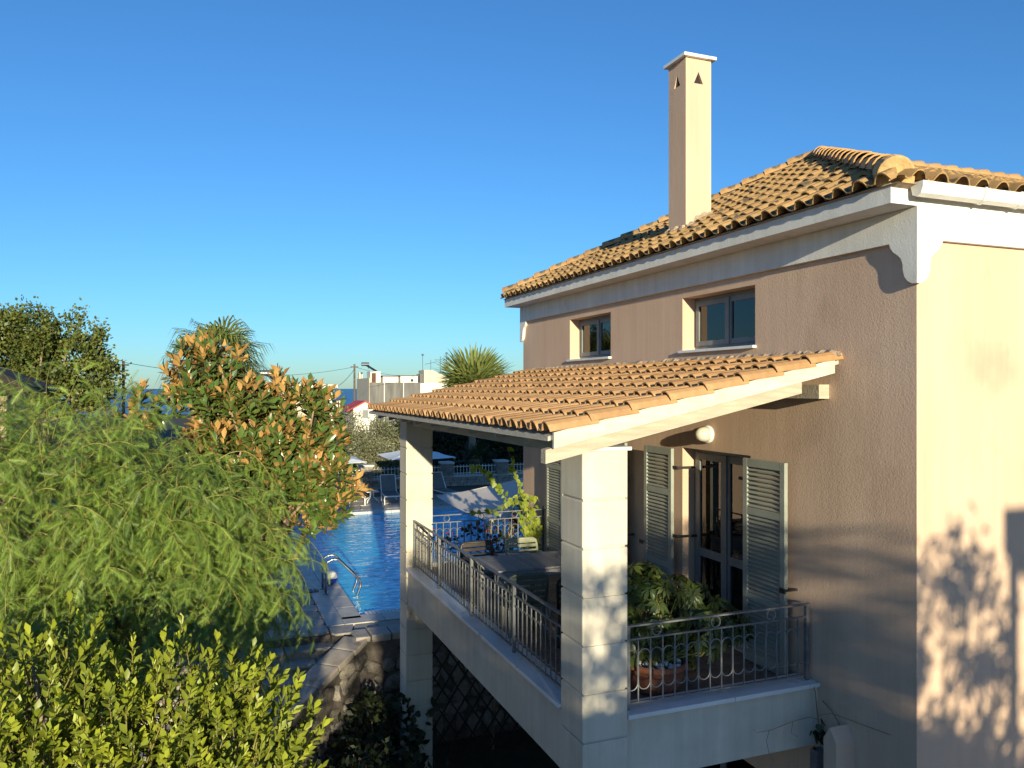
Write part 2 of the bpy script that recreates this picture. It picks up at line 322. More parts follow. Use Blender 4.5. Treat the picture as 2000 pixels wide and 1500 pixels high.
# pool
pool = thing('swimming_pool', (PX0, PY0, PZ), 'rectangular swimming pool with blue rippled water and pale stone edge', 'pool')
b = MB(); zb = PZ-1.15
b.add([(PX0,PY0,zb),(PX1,PY0,zb),(PX1,PY1,zb),(PX0,PY1,zb)], [(0,1,2,3)])
b.box(PX0-.12, PX0, PY0-.12, PY1+.12, zb, PZ-.12).box(PX1, PX1+.12, PY0-.12, PY1+.12, zb, PZ-.12).box(PX0, PX1, PY0-.12, PY0, zb, PZ-.12).box(PX0, PX1, PY1, PY1+.12, zb, PZ-.12)
b.build('basin', m_pool, pool, fix=False)
MB().box(PX0, PX0+.42, PY0, PY1, zb+.02, PZ-.2).box(PX0+.42, PX1, PY0, PY0+.3, zb+.02, PZ-.2).build('ledge', m_poolrim, pool)
MB().add([(PX0-.115,PY0-.115,PZ-.075),(PX1+.1,PY0-.115,PZ-.075),(PX1+.1,PY1+.115,PZ-.075),(PX0-.115,PY1+.115,PZ-.075)], [(0,1,2,3)]).build('water', m_water, pool, fix=False)
def cop(x0, x1, y0, y1, nx, ny):
    for i in range(nx):
        for j in range(ny):
            a, c = x0+(x1-x0)*i/nx, x0+(x1-x0)*(i+1)/nx; d, e = y0+(y1-y0)*j/ny, y0+(y1-y0)*(j+1)/ny
            MB().box(a+.004, c-.004, d+.004, e-.004, PZ-.12, PZ+.012).build('coping_stone', m_coping, pool, bevel=.01)
cop(PX0-.42, PX0-.03, PY0-.42, PY1+.4, 1, 16); cop(PX0-.75, PX0-.42, PY0-.75, PY1+.4, 1, 16)
cop(PX0-.42, PX1, PY0-.75, PY0-.26, 14, 1); cop(PX0-.03, PX1, PY1+.03, PY1+.5, 12, 1); cop(PX1+.03, PX1+.6, PY0-.75, PY1+.5, 1, 12)
gm = MB().box(-.022, .022, -.12, .12, -.02, .006).mesh('grate_slat'); gm.materials.append(m_white)
for i in range(62): inst('grate_slat', gm, pool, (PX0+.12+i*.075, PY0-.125, PZ))
# handrail ladder
lad = thing('pool_ladder', (2.47, 17.7, PZ), 'curved steel handrail ladder at the near corner of the pool', 'ladder')
for yy in (17.5, 17.98):
    pts = [(2.45,yy,PZ),(2.45,yy,PZ+.62),(2.5,yy,PZ+.72),(2.6,yy,PZ+.76),(2.72,yy,PZ+.75),(3.16,yy,PZ+.30),(3.22,yy,PZ+.2),(3.2,yy,PZ+.08),(3.05,yy,PZ-.25),(3.02,yy,PZ-1.1)]
    MB().tube(pts, .024, 8).build('handrail', m_steel, lad, smooth=True, fix=False)
    MB().lathe([(.06,0),(.06,.02),(.03,.03)], (2.45,yy,PZ+.012), 12).build('base_flange', m_steel, lad)
for zz in (-.35, -.65, -.95): MB().box(3.02, 3.1, 17.5, 17.98, PZ+zz-.015, PZ+zz+.015).build('rung', m_steel, lad)
bl = thing('pool_ball', (2.68, 18.35, PZ), 'blue and white ball by the pool ladder', 'ball')
b = MB(); b.lathe([(.005,.0),(.07,.012),(.12,.045),(.15,.1),(.155,.155)], (2.68,18.35,PZ+.012), 18, False); b.build('lower_half', mat('ball_blue', (.02,.05,.35), .35, var=.1), bl, smooth=True)
b = MB(); b.lathe([(.155,.155),(.15,.21),(.12,.265),(.07,.298),(.005,.31)], (2.68,18.35,PZ+.012), 18, False); b.build('upper_half', m_white, bl, smooth=True)
sd = thing('sandals', (2.2, 17.85, PZ), 'pair of dark sandals left beside the pool ladder', 'sandals')
for dx in (0, .13): MB().prism([(2.12+dx,17.75),(2.2+dx,17.74),(2.22+dx,17.88),(2.2+dx,18.0),(2.13+dx,18.0),(2.11+dx,17.88)], 2, PZ+.008, PZ+.035).build('sole', m_dark, sd)
# retaining wall with sloped stair top
WY = 14.2
ret = thing('retaining_wall', (3, WY, -6.6), 'dark field stone retaining wall with pale coping below the pool', 'wall')
MB().box(2.45, 12, WY, WY+.42, -6.7, -4.56).build('wall_core', m_stonebed, ret)
WA, WB = Vector((2.62, WY+.2, -4.56)), Vector((.75, 12.45, -5.3))          # wing wall falling beside the steps
wd_ = (WB-WA); wl2 = Vector((wd_.x, wd_.y, 0)).length; wu = Vector((wd_.x, wd_.y, 0)).normalized(); wn = Vector((-wu.y, wu.x, 0))
if wn.x < 0: wn = -wn
MB().add([WA-wn*.2, WB-wn*.2, WB+wn*.2, WA+wn*.2]+[(v.x, v.y, -6.7) for v in (WA-wn*.2, WB-wn*.2, WB+wn*.2, WA+wn*.2)], [(0,1,2,3),(7,6,5,4),(0,4,5,1),(1,5,6,2),(2,6,7,3),(3,7,4,0)]).build('wing_wall', m_stonebed, ret)
sm = []
for k in range(8):
    bm = bmesh.new(); bmesh.ops.create_icosphere(bm, subdivisions=2, radius=1)
    sk = random.uniform(-.35, .35)
    for v in bm.verts:
        v.co *= 1+random.uniform(-.15, .15); v.co = Vector([math.copysign(abs(c)**.72, c) for c in v.co]); v.co.x += v.co.z*sk
    me = bpy.data.meshes.new('stone'); bm.to_mesh(me); bm.free(); me.materials.append(m_stone); sm.append(me)
def stones(fn, L, top, ang):
    z = -6.5
    while z < -4.6:
        h = random.uniform(.2, .36); x = random.uniform(-.1, .1)
        while x < L:
            l = random.choice((random.uniform(.16,.26), random.uniform(.28,.5)))
            if z+h*.8 < top(x+l/2):
                p = fn(x+l/2); inst('stone', random.choice(sm), ret, (p.x, p.y, z+h/2+random.uniform(-.07, .07)), (random.uniform(-.3,.3), random.uniform(-.5,.5), ang+random.uniform(-.25,.25)), (l*random.uniform(.46,.56), random.uniform(.05,.09), h*random.uniform(.42,.58)))
            x += l+random.uniform(-.01, .05)
        z += h+.005
stones(lambda x: Vector((2.6+x, WY-.01, 0)), 3.2, lambda x: -4.62, 0)
stones(lambda x: Vector((WA.x, WA.y, 0))+wu*x+wn*.2, wl2, lambda x: WA.z+(WB.z-WA.z)*x/wl2-.05, math.atan2(wu.y, wu.x))
x = 6.4
while x > 2.6:
    l = random.uniform(.34, .6); x2 = max(x-l, 2.5)
    MB().bar((x-.01, WY+.2, -4.51), (x2+.012, WY+.2, -4.51), random.uniform(.46, .52), random.uniform(.1, .13)).build('coping_stone', m_flag, ret, bevel=.025); x = x2
t0 = 0.04
while t0 < .97:
    t1 = min(1., t0+random.uniform(.13, .22)); p, q = WA.lerp(WB, t0)+Vector((0,0,.05)), WA.lerp(WB, t1-.006)+Vector((0,0,.05))
    MB().bar(p, q, random.uniform(.44, .5), random.uniform(.1, .13)).build('coping_stone', m_flag, ret, bevel=.025); t0 = t1
st = thing('garden_steps', (.8, 13.8, -6.6), 'stone garden steps going down beside the sloped wall', 'steps')
for k in range(7):
    y1 = 14.775-k*.3; zt = PZ-.165*(k+1); xr = 2.62-(14.4-y1+.15)*1.05-.12
    MB().box(-1.0, xr, y1-.3, y1, -6.7, zt-.06).build('riser', m_stone, st); x = -1.0
    while x < xr-.05:
        l = min(random.uniform(.35,.7), xr-x); l = xr-x if xr-x-l < .2 else l
        MB().box(x+.008, x+l-.008, y1-.325, y1-.002, zt-.06, zt+random.uniform(-.006,.006)).build('tread_stone', m_flag, st, bevel=.012); x += l
# ================================================================ HOUSE
house = thing('house', (9, 9.7, -6.6), 'beige stucco two storey house with tiled roof, chimney and columned balcony', 'house')
XW, YS, YN = 5.79, 5.137, 14.27
def wall_holes(X, y0, y1, z0, z1, holes, depth):
    b = MB(); ysv = sorted({y0, y1, *[h[0] for h in holes], *[h[1] for h in holes]}); zsv = sorted({z0, z1, *[h[2] for h in holes], *[h[3] for h in holes]})
    for i in range(len(ysv)-1):
        for j in range(len(zsv)-1):
            a, c, d, e = ysv[i], ysv[i+1], zsv[j], zsv[j+1]
            if any(h[0] <= a and c <= h[1] and h[2] <= d and e <= h[3] for h in holes): continue
            b.add([(X,a,d),(X,a,e),(X,c,e),(X,c,d)], [(0,1,2,3)]); b.add([(X+depth,a,d),(X+depth,c,d),(X+depth,c,e),(X+depth,a,e)], [(0,1,2,3)])
    for a, c, d, e in holes:
        b.add([(X,a,d),(X,a,e),(X+depth,a,e),(X+depth,a,d)], [(0,1,2,3)]); b.add([(X,c,d),(X+depth,c,d),(X+depth,c,e),(X,c,e)], [(0,1,2,3)])
        b.add([(X,a,e),(X,c,e),(X+depth,c,e),(X+depth,a,e)], [(0,1,2,3)]); b.add([(X,a,d),(X+depth,a,d),(X+depth,c,d),(X,c,d)], [(0,1,2,3)])
    return b
HOLES = [(7.305,8.76,.49,1.175),(10.71,12.16,.49,1.175),(7.385,8.76,-3.05,-.765),(10.75,12.12,-3.05,-.765),(7.3,8.9,-6.58,-4.28)]
wall_holes(XW, YS, YN, -6.7, 1.6, HOLES, .26).build('wall', m_wall, house, fix=False)
MB().box(XW+.001, 17, YS-.001, YS+.26, -6.7, 1.6).box(XW+.001, 17, YN-.26, YN+.001, -6.7, 1.6).box(16.74, 17, YS+.26, YN-.26, -6.7, 1.6).build('wall', m_wall, house)
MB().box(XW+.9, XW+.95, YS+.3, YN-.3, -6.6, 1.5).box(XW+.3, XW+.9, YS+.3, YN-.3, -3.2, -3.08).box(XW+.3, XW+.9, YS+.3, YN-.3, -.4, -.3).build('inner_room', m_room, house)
# white frieze, corbels, eaves
og = [(0,1.302),(.30,1.302),(.285,1.26),(.25,1.215),(.205,1.185),(.17,1.15),(.152,1.10),(.148,1.04),(.132,.985),(.10,.945),(.06,.92),(.0,.914)]
fr = MB().box(XW-.052, XW-.001, YS-.052, YN+.05, 1.30, 1.58).build('frieze', m_white, house)
MB().box(XW-.05, 17.05, YS-.054, YS-.003, 1.30, 1.70).build('frieze', m_white, house)
MB().prism([(YS-.052+a, z) for a, z in og], 0, XW-.054, XW-.002).build('corbel', m_white, house)
MB().prism([(YN+.05-a, z) for a, z in og], 0, XW-.054, XW-.002).build('corbel', m_white, house)
MB().prism([(XW-.052+a, z) for a, z in og], 1, YS-.056, YS-.004).build('corbel', m_white, house)
MB().box(5.44, 6.2, YS-.05, 14.38, 1.583, 1.752).build('eaves_board', m_white, house)
MB().box(6.21, 17, YS-.052, YS+.3, 1.702, 1.72).box(6.21, 17, 14.0, 14.38, 1.59, 1.705).build('eaves_board', m_white, house)
# gutter
g = MB(); GS = (-.03, -.045); pr = [(4.955,1.80),(4.955,1.755),(4.975,1.70),(5.02,1.675),(5.062,1.695),(5.078,1.76),(5.078,1.80),(5.066,1.80),(5.064,1.76),(5.05,1.71),(5.02,1.69),(4.985,1.712),(4.967,1.757),(4.967,1.80)]
pr = [(a+GS[0], c+GS[1]) for a, c in pr]; g.prism(pr, 0, 5.64, 17); gut = g.build('gutter', m_white, house)
MB().prism(pr[:7], 0, 5.625, 5.64).build('end_cap', m_white, gut)
for xx in (6.35, 6.8, 7.9, 9): MB().prism([(a+GS[0], c+GS[1]) for a, c in ((4.945,1.806),(4.945,1.75),(4.968,1.69),(5.02,1.664),(5.068,1.687),(5.088,1.75),(5.088,1.806))], 0, xx, xx+.03).build('bracket', m_white, gut)
# ---- roof tiles
TW = .247
PF = [(0,.012),(.038,-.002),(.074,.006),(.092,.036),(.122,.070),(.157,.080),(.192,.074),(.225,.048),(.252,.004)]
def tile_mesh(name, L, mt, th=.013, rise=.024, expo=.34):
    V = []; n = len(PF)
    for y in (0, L):
        tp = 1 if y == 0 else .93
        for x, z in PF: V.append(((x-.157)*tp+.157, y, z*tp+rise*(1-y/expo)+.02))
        for x, z in PF: V.append(((x-.157)*tp*.95+.157, y, (z-th)*tp+rise*(1-y/expo)+.02))
    F = []
    for i in range(n-1):
        F += [(i, i+1, 2*n+i+1, 2*n+i), (n+i+1, n+i, 3*n+i, 3*n+i+1), (i+1, i, n+i, n+i+1), (2*n+i,2*n+i+1,3*n+i+1,3*n+i)]
    F += [(0,2*n,3*n,n), (n-1,2*n-1,4*n-1,3*n-1)]
    me = bpy.data.meshes.new(name); me.from_pydata(V, [], F); me.materials.append(mt)
    bm = bmesh.new(); bm.from_mesh(me); bmesh.ops.recalc_face_normals(bm, faces=bm.faces); bm.to_mesh(me); bm.free()
    return me
def slope_rot(th): return Matrix(((0, math.cos(th), -math.sin(th)), (-1, 0, 0), (0, math.sin(th), math.cos(th))))  # x->-Y, y->upslope(+X), z->normal
def slope_rot_s(th): return Matrix(((1, 0, 0), (0, math.cos(th), -math.sin(th)), (0, math.sin(th), math.cos(th))))  # x->+X, y->upslope(+Y)
# porch roof
PE_X, PE_Z, PT_X, PT_Z, PYA, PYB = 2.67, -.405, 5.79, .275, 5.98, 13.884
pth = math.atan2(PT_Z-PE_Z, PT_X-PE_X); prl = math.hypot(PT_X-PE_X, PT_Z-PE_Z); pm = (PT_Z-PE_Z)/(PT_X-PE_X)
def pz(x): return PE_Z+(x-PE_X)*pm
b = MB(); b.add([(PE_X+.04,PYA+.06,pz(PE_X+.04)-.035),(PE_X+.04,PYB-.02,pz(PE_X+.04)-.035),(PT_X-.005,PYB-.02,pz(PT_X)-.035),(PT_X-.005,PYA+.06,pz(PT_X)-.035),
 (PE_X+.04,PYA+.06,pz(PE_X+.04)+.005),(PE_X+.04,PYB-.02,pz(PE_X+.04)+.005),(PT_X-.005,PYB-.02,pz(PT_X)+.005),(PT_X-.005,PYA+.06,pz(PT_X)+.005)], [(0,3,2,1),(4,5,6,7),(0,1,5,4),(1,2,6,5),(2,3,7,6),(3,0,4,7)])
proof = b.build('porch_roof', m_beam, house)
ex = prl/8; tm = tile_mesh('roof_tile', ex+.07, m_tile, rise=.034, expo=ex); rp = slope_rot(pth)
ncol = round((PYB-PYA)/TW)
for i in range(ncol):
    for j in range(8):
        y = PYB-i*TW; d = j*ex
        p = Vector((PE_X+math.cos(pth)*d, y, PE_Z+math.sin(pth)*d))
        e = (rp.to_4x4() @ Matrix.Rotation(random.uniform(-.012,.012), 4, 'Z') @ Matrix.Rotation(random.uniform(-.008,.008), 4, 'X')).to_euler()
        inst('roof_tile', tm, proof, (p.x+random.uniform(-.006,.006), p.y+random.uniform(-.004,.004), p.z+random.uniform(0,.004)), e)
# mortar along the wall
b = MB(); pts = []; y = PYA-.02
while y < PYB+.05:
    pts.append((5.74+random.uniform(-.015,.02), y, .325+random.uniform(-.012,.014))); y += .05
b.tube(pts, [.012, .03]+[random.uniform(.05,.066) for _ in pts[2:]], 7); b.build('mortar_fillet', m_mortar, proof, fix=False)
# barge boards, rafters, beams
def sl(x, dz): return (x, 0, pz(x)+dz)
def slopebox(x0, x1, ya, yb, d0, d1): # box following the slope between vertical offsets d0..d1
    return MB().add([(x0,ya,pz(x0)+d0),(x1,ya,pz(x1)+d0),(x1,yb,pz(x1)+d0),(x0,yb,pz(x0)+d0),(x0,ya,pz(x0)+d1),(x1,ya,pz(x1)+d1),(x1,yb,pz(x1)+d1),(x0,yb,pz(x0)+d1)],
        [(0,3,2,1),(4,5,6,7),(0,1,5,4),(1,2,6,5),(2,3,7,6),(3,0,4,7)])
slopebox(2.71, 5.70, 6.0, 6.03, -.105, .03).build('barge_board', mat('barge_paint', (.44,.405,.35), .75, scale=2, col2=(.56,.52,.46), stretch=(1,9,9), streak=.1), proof)
slopebox(2.66, 5.35, 6.06, 6.16, -.225, -.107).build('rafter', m_wood, proof)
slopebox(2.685, 2.715, 6.07, PYB-.03, -.04, -.0).build('eaves_fascia', m_beam, proof)
for k in range(9):
    y = 6.95+k*.86
    slopebox(2.86, 5.78, y, y+.08, -.165, -.038).build('rafter', m_beam, proof)
MB().box(3.2, 3.36, 6.735, 12.84, -.62, -.455).build('eaves_beam', m_beam, proof)
MB().box(5.66, 5.788, 6.17, 14.1, -.10, .04).build('wall_plate', m_wood, proof)
# main roof
EX, EY0, EY1, EZ = 5.42, 4.99, 14.42, 1.735; AX, AY, AZ = 8.9, 9.70, 3.56
b = MB(); V = [(EX,EY0,EZ),(17.3,EY0,EZ),(17.3,EY1,EZ),(EX,EY1,EZ),(AX,AY,AZ),(17.3,AY,AZ)]
b.add([(x, y, z-.0) for x, y, z in V]+[(EX+.05,EY0+.1,EZ-.02),(17.3,EY0+.1,EZ-.02),(17.3,EY1-.1,EZ-.02),(EX+.05,EY1-.1,EZ-.02)], [(0,4,3),(0,1,5,4),(3,4,5,2),(1,2,5),(6,9,8,7),(0,3,9,6),(1,0,6,7),(2,1,7,8),(3,2,8,9)])
mroof = b.build('roof', m_mortar, house)
wth = math.atan2(AZ-EZ, AX-EX); rw = slope_rot(wth); wl = math.hypot(AZ-EZ, AX-EX)
sth = math.atan2(AZ-EZ, AY-EY0); rs = slope_rot_s(sth); sll = math.hypot(AZ-EZ, AY-EY0)
EXPO = .335; tm2 = tile_mesh('roof_tile', EXPO+.06, m_tile2, expo=EXPO)
co = np.array([v.co for v in tm2.vertices]); fc = [tuple(p.vertices) for p in tm2.polygons]
rest = MB(); rests = MB(); nind = 0
nw = int((EY1-EY0)/TW); nr = int(wl/EXPO)+1
for i in range(nw):
    for j in range(nr):
        y = EY1-.02-i*TW; d = j*EXPO-.05
        o = Vector((EX+math.cos(wth)*d, y, EZ+math.sin(wth)*d))
        f0, f1 = max(0, (j*EXPO))/wl, (j*EXPO+.3)/wl
        lo = EY0+(AY-EY0)*f0; hi = EY1-(EY1-AY)*f0
        if y < lo-.05 or y-TW > hi+.05: continue
        inside = y-TW > EY0+(AY-EY0)*f1 and y < EY1-(EY1-AY)*f1
        jit = Matrix.Rotation(random.uniform(-.009,.009), 3, 'Z')
        if j == 0 and inside:
            inst('roof_tile', tm2, mroof, (o.x, o.y+random.uniform(-.006,.006), o.z+random.uniform(-.003,.006)), (rw @ jit).to_euler())
        else:
            A = np.array(rw @ jit); P = co @ A.T+np.array(o)+np.array([0, random.uniform(-.007,.007), random.uniform(-.003,.008)])
            rest.add(P, fc)
def cut(me, planes):
    bm = bmesh.new(); bm.from_mesh(me)
    for co_, no in planes:
        bmesh.ops.bisect_plane(bm, geom=bm.verts[:]+bm.edges[:]+bm.faces[:], plane_co=co_, plane_no=no, clear_outer=True)
    bm.to_mesh(me); bm.free()
org = ORG[house.name]
def loc(p): return Vector(p)-Vector(org)
me = rest.mesh('roof_tiles', org, fix=False)
cut(me, [(loc((EX,EY0,0)), Vector((AY-EY0, -(AX-EX), 0))), (loc((EX,EY1,0)), Vector((EY1-AY, (AX-EX), 0)))])
tag(link_mesh('roof_tiles', me, m_tile2, mroof), kind='stuff')
for i in range(int((14.5-EX)/TW)):
    for j in range(int(sll/EXPO)+1):
        x = EX+i*TW; d = j*EXPO-.05
        if x+TW < EX+(AX-EX)*(j*EXPO)/sll-.1: continue
        o = Vector((x, EY0+math.cos(sth)*d, EZ+math.sin(sth)*d)); jit = Matrix.Rotation(random.uniform(-.009,.009), 3, 'Z')
        if j == 0 and 2 < i < 18: inst('roof_tile', tm2, mroof, o, (rs @ jit).to_euler())
        else: rests.add(co @ np.array(rs @ jit).T+np.array(o)+np.array([random.uniform(-.007,.007), 0, random.uniform(-.003,.008)]), fc)
me = rests.mesh('roof_tiles', org, fix=False); cut(me, [(loc((EX,EY0,0)), Vector((-(AY-EY0), (AX-EX), 0)))])
tag(link_mesh('roof_tiles', me, m_tile2, mroof), kind='stuff')
# hip and ridge caps
n = 9; V = []
for y, r in ((0, .125), (.44, .10)):
    for rr in (r, r-.016):
        for k in range(n):
            a = math.pi*k/(n-1); V.append((rr*math.cos(a), y, rr*math.sin(a)*1.0+(.02 if y == 0 else 0)))
F = []
for k in range(n-1):
    F += [(k,k+1,2*n+k+1,2*n+k),(n+k+1,n+k,3*n+k,3*n+k+1),(k+1,k,n+k,n+k+1),(2*n+k,2*n+k+1,3*n+k+1,3*n+k)]
F += [(0,2*n,3*n,n),(n-1,2*n-1,4*n-1,3*n-1)]
capm = bpy.data.meshes.new('hip_tile'); capm.from_pydata(V, [], F); capm.materials.append(m_ridge)
def caps(p, q, lift, name='hip_tile', step=.375):
    p, q = Vector(p), Vector(q); d = q-p; L = d.length; d.normalize(); x = d.cross(Vector((0,0,1))).normalized(); up = x.cross(d)
    Rm = Matrix((x, d, up)).transposed(); k = 0
    while k*step < L-(.36 if name == 'ridge_tile' else .30):
        pp = p+d*(k*step)+up*(lift+random.uniform(-.004,.008))
        inst(name, capm, mroof, pp, (Rm @ Matrix.Rotation(random.uniform(-.03,.03), 3, 'Z')).to_euler()); k += 1
    b = MB(); m = int(L/.08); b.tube([p+d*(L*i/m)+up*(lift-.03)+x*random.uniform(-.02,.02) for i in range(m+1)], [random.uniform(.075,.105) for _ in range(m+1)], 7); b.build('mortar_bed', m_mortar, mroof, fix=False)
caps((EX+.12,EY0+.16,EZ+.08), (AX,AY,AZ+.02), .05); caps((EX+.05,EY1-.06,EZ+.05), (AX,AY,AZ+.02), .05); caps((17,AY,AZ), (AX-.1,AY,AZ), .06, 'ridge_tile')
b = MB(); hd = (Vector((AX,AY,AZ))-Vector((EX,EY0,EZ))).normalized(); hx = hd.cross(Vector((0,0,1))).normalized(); hu = hx.cross(hd); c0 = Vector((EX+.08,EY0+.1,EZ+.07))
ring = [c0+hx*.155*math.cos(a)+hu*(.165*math.sin(a)+.02) for a in [math.pi*k/10 for k in range(11)]]+[c0-hx*.15-hu*.07, c0+hx*.15-hu*.07]
b.add(ring+[r+hd*.24 for r in ring], [tuple(range(12,-1,-1)), tuple(range(13,26))]+[(i,(i+1) % 13,13+(i+1) % 13,13+i) for i in range(13)]); b.build('mortar_end', mat('ochre_mortar', (.52,.33,.15), .95, var=.2, scale=8, bump=.7, bscale=25), mroof, bevel=.02)
# chimney
CX0, CX1, CY0, CY1 = 6.1, 6.51, 9.15, 9.575
ch = MB(); zt, zb_ = 4.52, 1.8; tz0, tz1 = 4.18, 4.345
# shaft with triangular smoke holes: S face and W face built around the hole
def tri_face(b, mk, w, z0, z1, tw=.15, t0=tz0, t1=tz1, dep=.05):
    c = w/2; A, B_, T = (c-tw/2, t0), (c+tw/2, t0), (c, t1)
    O = [(0,z0),(w,z0),(w,z1),(0,z1)]
    vs = [mk(a, z, 0) for a, z in O+[A, B_, T]]; b.add(vs, [(0,1,5,4),(1,2,6,5),(2,3,6),(3,0,4,6)])
    iv = [mk(a, z, 0) for a, z in (A, B_, T)]+[mk(a, z, dep) for a, z in (A, B_, T)]
    b.add(iv, [(0,1,4,3),(1,2,5,4),(2,0,3,5)])
tri_face(ch, lambda a, z, d: (CX0+a, CY0+d, z), CX1-CX0, zb_, zt); tri_face(ch, lambda a, z, d: (CX0+d, CY1-a, z), CY1-CY0, zb_, zt)
ch.add([(CX1,CY0,zb_),(CX1,CY1,zb_),(CX1,CY1,zt),(CX1,CY0,zt),(CX0,CY1,zb_),(CX0,CY1,zt)], [(0,1,2,3),(1,4,5,2)])
chim = ch.build('chimney', m_wall, house, fix=False)
MB().box(CX0+.055, CX1-.055, CY0+.055, CY1-.055, 3.9, 4.5).build('flue', m_dark, chim)
MB().box(CX0-.055, CX1+.055, CY0-.055, CY1+.055, zt, zt+.045).build('cap', m_marble, chim, bevel=.006)
b = MB(); ring = [(CX0,CY0),(CX1,CY0),(CX1,CY1),(CX0,CY1),(CX0,CY0)]; pts = []
for (x0, y0), (x1, y1) in zip(ring, ring[1:]):
    for k in range(8):
        x, y = x0+(x1-x0)*k/8, y0+(y1-y0)*k/8; pts.append((x, y, EZ+(x-EX)*math.tan(wth)+.075+random.uniform(-.02,.03)))
b.tube(pts+[pts[0]], [random.uniform(.05,.09) for _ in range(len(pts)+1)], 6); b.build('mortar_collar', m_mortar, chim, fix=False)
# ---- windows, doors, shutters
def sash(parent, X, y0, y1, z0, z1, fw=.06, th=.05, rails=()):
    b = MB().box(X, X+th, y0, y0+fw, z0, z1).box(X, X+th, y1-fw, y1, z0, z1).box(X+.002, X+th-.002, y0+fw, y1-fw, z0, z0+fw).box(X+.002, X+th-.002, y0+fw, y1-fw, z1-fw, z1)
    for r in rails: b.box(X+.002, X+th-.002, y0+fw, y1-fw, r-fw*.6, r+fw*.6)
    s = b.build('sash', m_frame, parent)
    zz = [z0+fw]+[v for r in rails for v in (r-fw*.6, r+fw*.6)]+[z1-fw]
    for a, c in zip(zz[::2], zz[1::2]): MB().box(X+.02, X+.028, y0+fw-.005, y1-fw+.005, a-.005, c+.005).build('pane', m_glass, parent)
for (y0, y1, z0, z1) in HOLES[:2]:
    X = XW+.19; e = .004
    b = MB().box(X, X+.06, y0+e, y0+.06, z0+e, z1-e).box(X, X+.06, y1-.06, y1-e, z0+e, z1-e).box(X+.002, X+.058, y0+.06, y1-.06, z0+e, z0+.07).box(X+.002, X+.058, y0+.06, y1-.06, z1-.06, z1-e)
    win = b.build('window', m_frame, house); ym = (y0+y1)/2
    sash(win, X-.02, y0+.055, ym-.004, z0+.06, z1-.055); sash(win, X-.02, ym+.004, y1-.055, z0+.06, z1-.055)
    MB().box(X-.035, X-.021, ym-.035, ym+.035, z0+.06, z1-.055).build('meeting_stile', m_frame, win)
    MB().box(XW-.05, XW+.2, y0-.02, y1+.04, z0-.032, z0+.002).build('sill', m_marble, win, bevel=.005)
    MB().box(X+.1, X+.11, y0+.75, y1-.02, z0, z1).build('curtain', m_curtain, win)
for (y0, y1, z0, z1) in HOLES[2:4]:
    X = XW+.18; e = .004
    b = MB().box(X, X+.07, y0+e, y0+.07, z0+e, z1-e).box(X, X+.07, y1-.07, y1-e, z0+e, z1-e).box(X+.002, X+.068, y0+.07, y1-.07, z1-.07, z1-e)
    dr = b.build('balcony_door', m_frame, house); ym = (y0+y1)/2
    sash(dr, X-.02, y0+.065, ym-.004, z0+.01, z1-.065, .085, .05, (z0+.95,)); sash(dr, X-.02, ym+.004, y1-.065, z0+.01, z1-.065, .085, .05, (z0+.95,))
    MB().box(X-.038, X-.021, ym-.04, ym+.04, z0+.01, z1-.065).build('meeting_stile', m_frame, dr)
    b = MB(); npl = 34
    for k in range(npl):
        a = y0+.08+(y1-y0-.16)*k/npl; c = y0+.08+(y1-y0-.16)*(k+1)/npl; d0, d1 = .14+.03*math.sin(k*1.9), .14+.03*math.sin((k+1)*1.9)
        b.add([(X+d0,a,z0+.03),(X+d1,c,z0+.03),(X+d1,c,z1-.08),(X+d0,a,z1-.08)], [(0,1,2,3)])
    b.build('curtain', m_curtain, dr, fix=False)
    MB().box(XW-.02, XW+.24, y0+.003, y1-.003, z0-.03, z0+.012).build('threshold', m_marble, dr)
def shutter(y0, y1, z0, z1, X=5.645, hinge='lo'):
    fw, th = .075, .045
    b = MB().box(X, X+th, y0, y0+fw, z0, z1).box(X, X+th, y1-fw, y1, z0, z1)
    zr = [z0, z0+.11, z0+.68, z0+.76, z1-.62, z1-.54, z1-.09, z1]
    for a, c in zip(zr[::2], zr[1::2]): b.box(X+.001, X+th-.001, y0+fw, y1-fw, a, c)
    s = b.build('shutter', m_shut, house, bevel=.004)
    b = MB()
    for a, c in ((zr[1], zr[2]), (zr[3], zr[4]), (zr[5], zr[6])):
        k = max(1, round((c-a)/.048))
        for i in range(k):
            zc = a+(i+.5)*(c-a)/k
            b.bar((X+th/2, y0+fw-.004, zc), (X+th/2, y1-fw+.004, zc), .052, .008, up=(-.62,0,.78))
    tag(b.build('louvre_slats', m_shut, s), kind='stuff')
    hy = y1 if hinge == 'hi' else y0; sg = 1 if hinge == 'hi' else -1
    for zc in (z0+.35, z1-.75 if False else z0+1.12, z1-.24):
        MB().bar((X+.03, hy+sg*.0, zc), (X+.03, hy+sg*.1, zc), .02, .035).bar((X+.03, hy+sg*.1, zc), (XW+.16, hy+sg*.125, zc), .018, .03).build('hinge', m_dark, s)
    oy = y0 if hinge == 'hi' else y1; 
    MB().bar((X-.03, oy-sg*.02, z0+.92), (XW, oy-sg*.02, z0+.92), .03, .02).bar((X-.035, oy-sg*.05, z0+.92), (X-.035, oy+sg*.03, z0+.92), .016, .05).build('holdback', m_dark, s)
for (y0, y1, z0, z1) in HOLES[2:4]:
    wd = (y1-y0)/2
    shutter(y1+.045, y1+.045+wd, z0+.02, z1-.015, hinge='lo'); shutter(y0-.045-wd, y0-.045, z0+.02, z1-.015, hinge='hi')
(y0, y1, z0, z1) = HOLES[4]
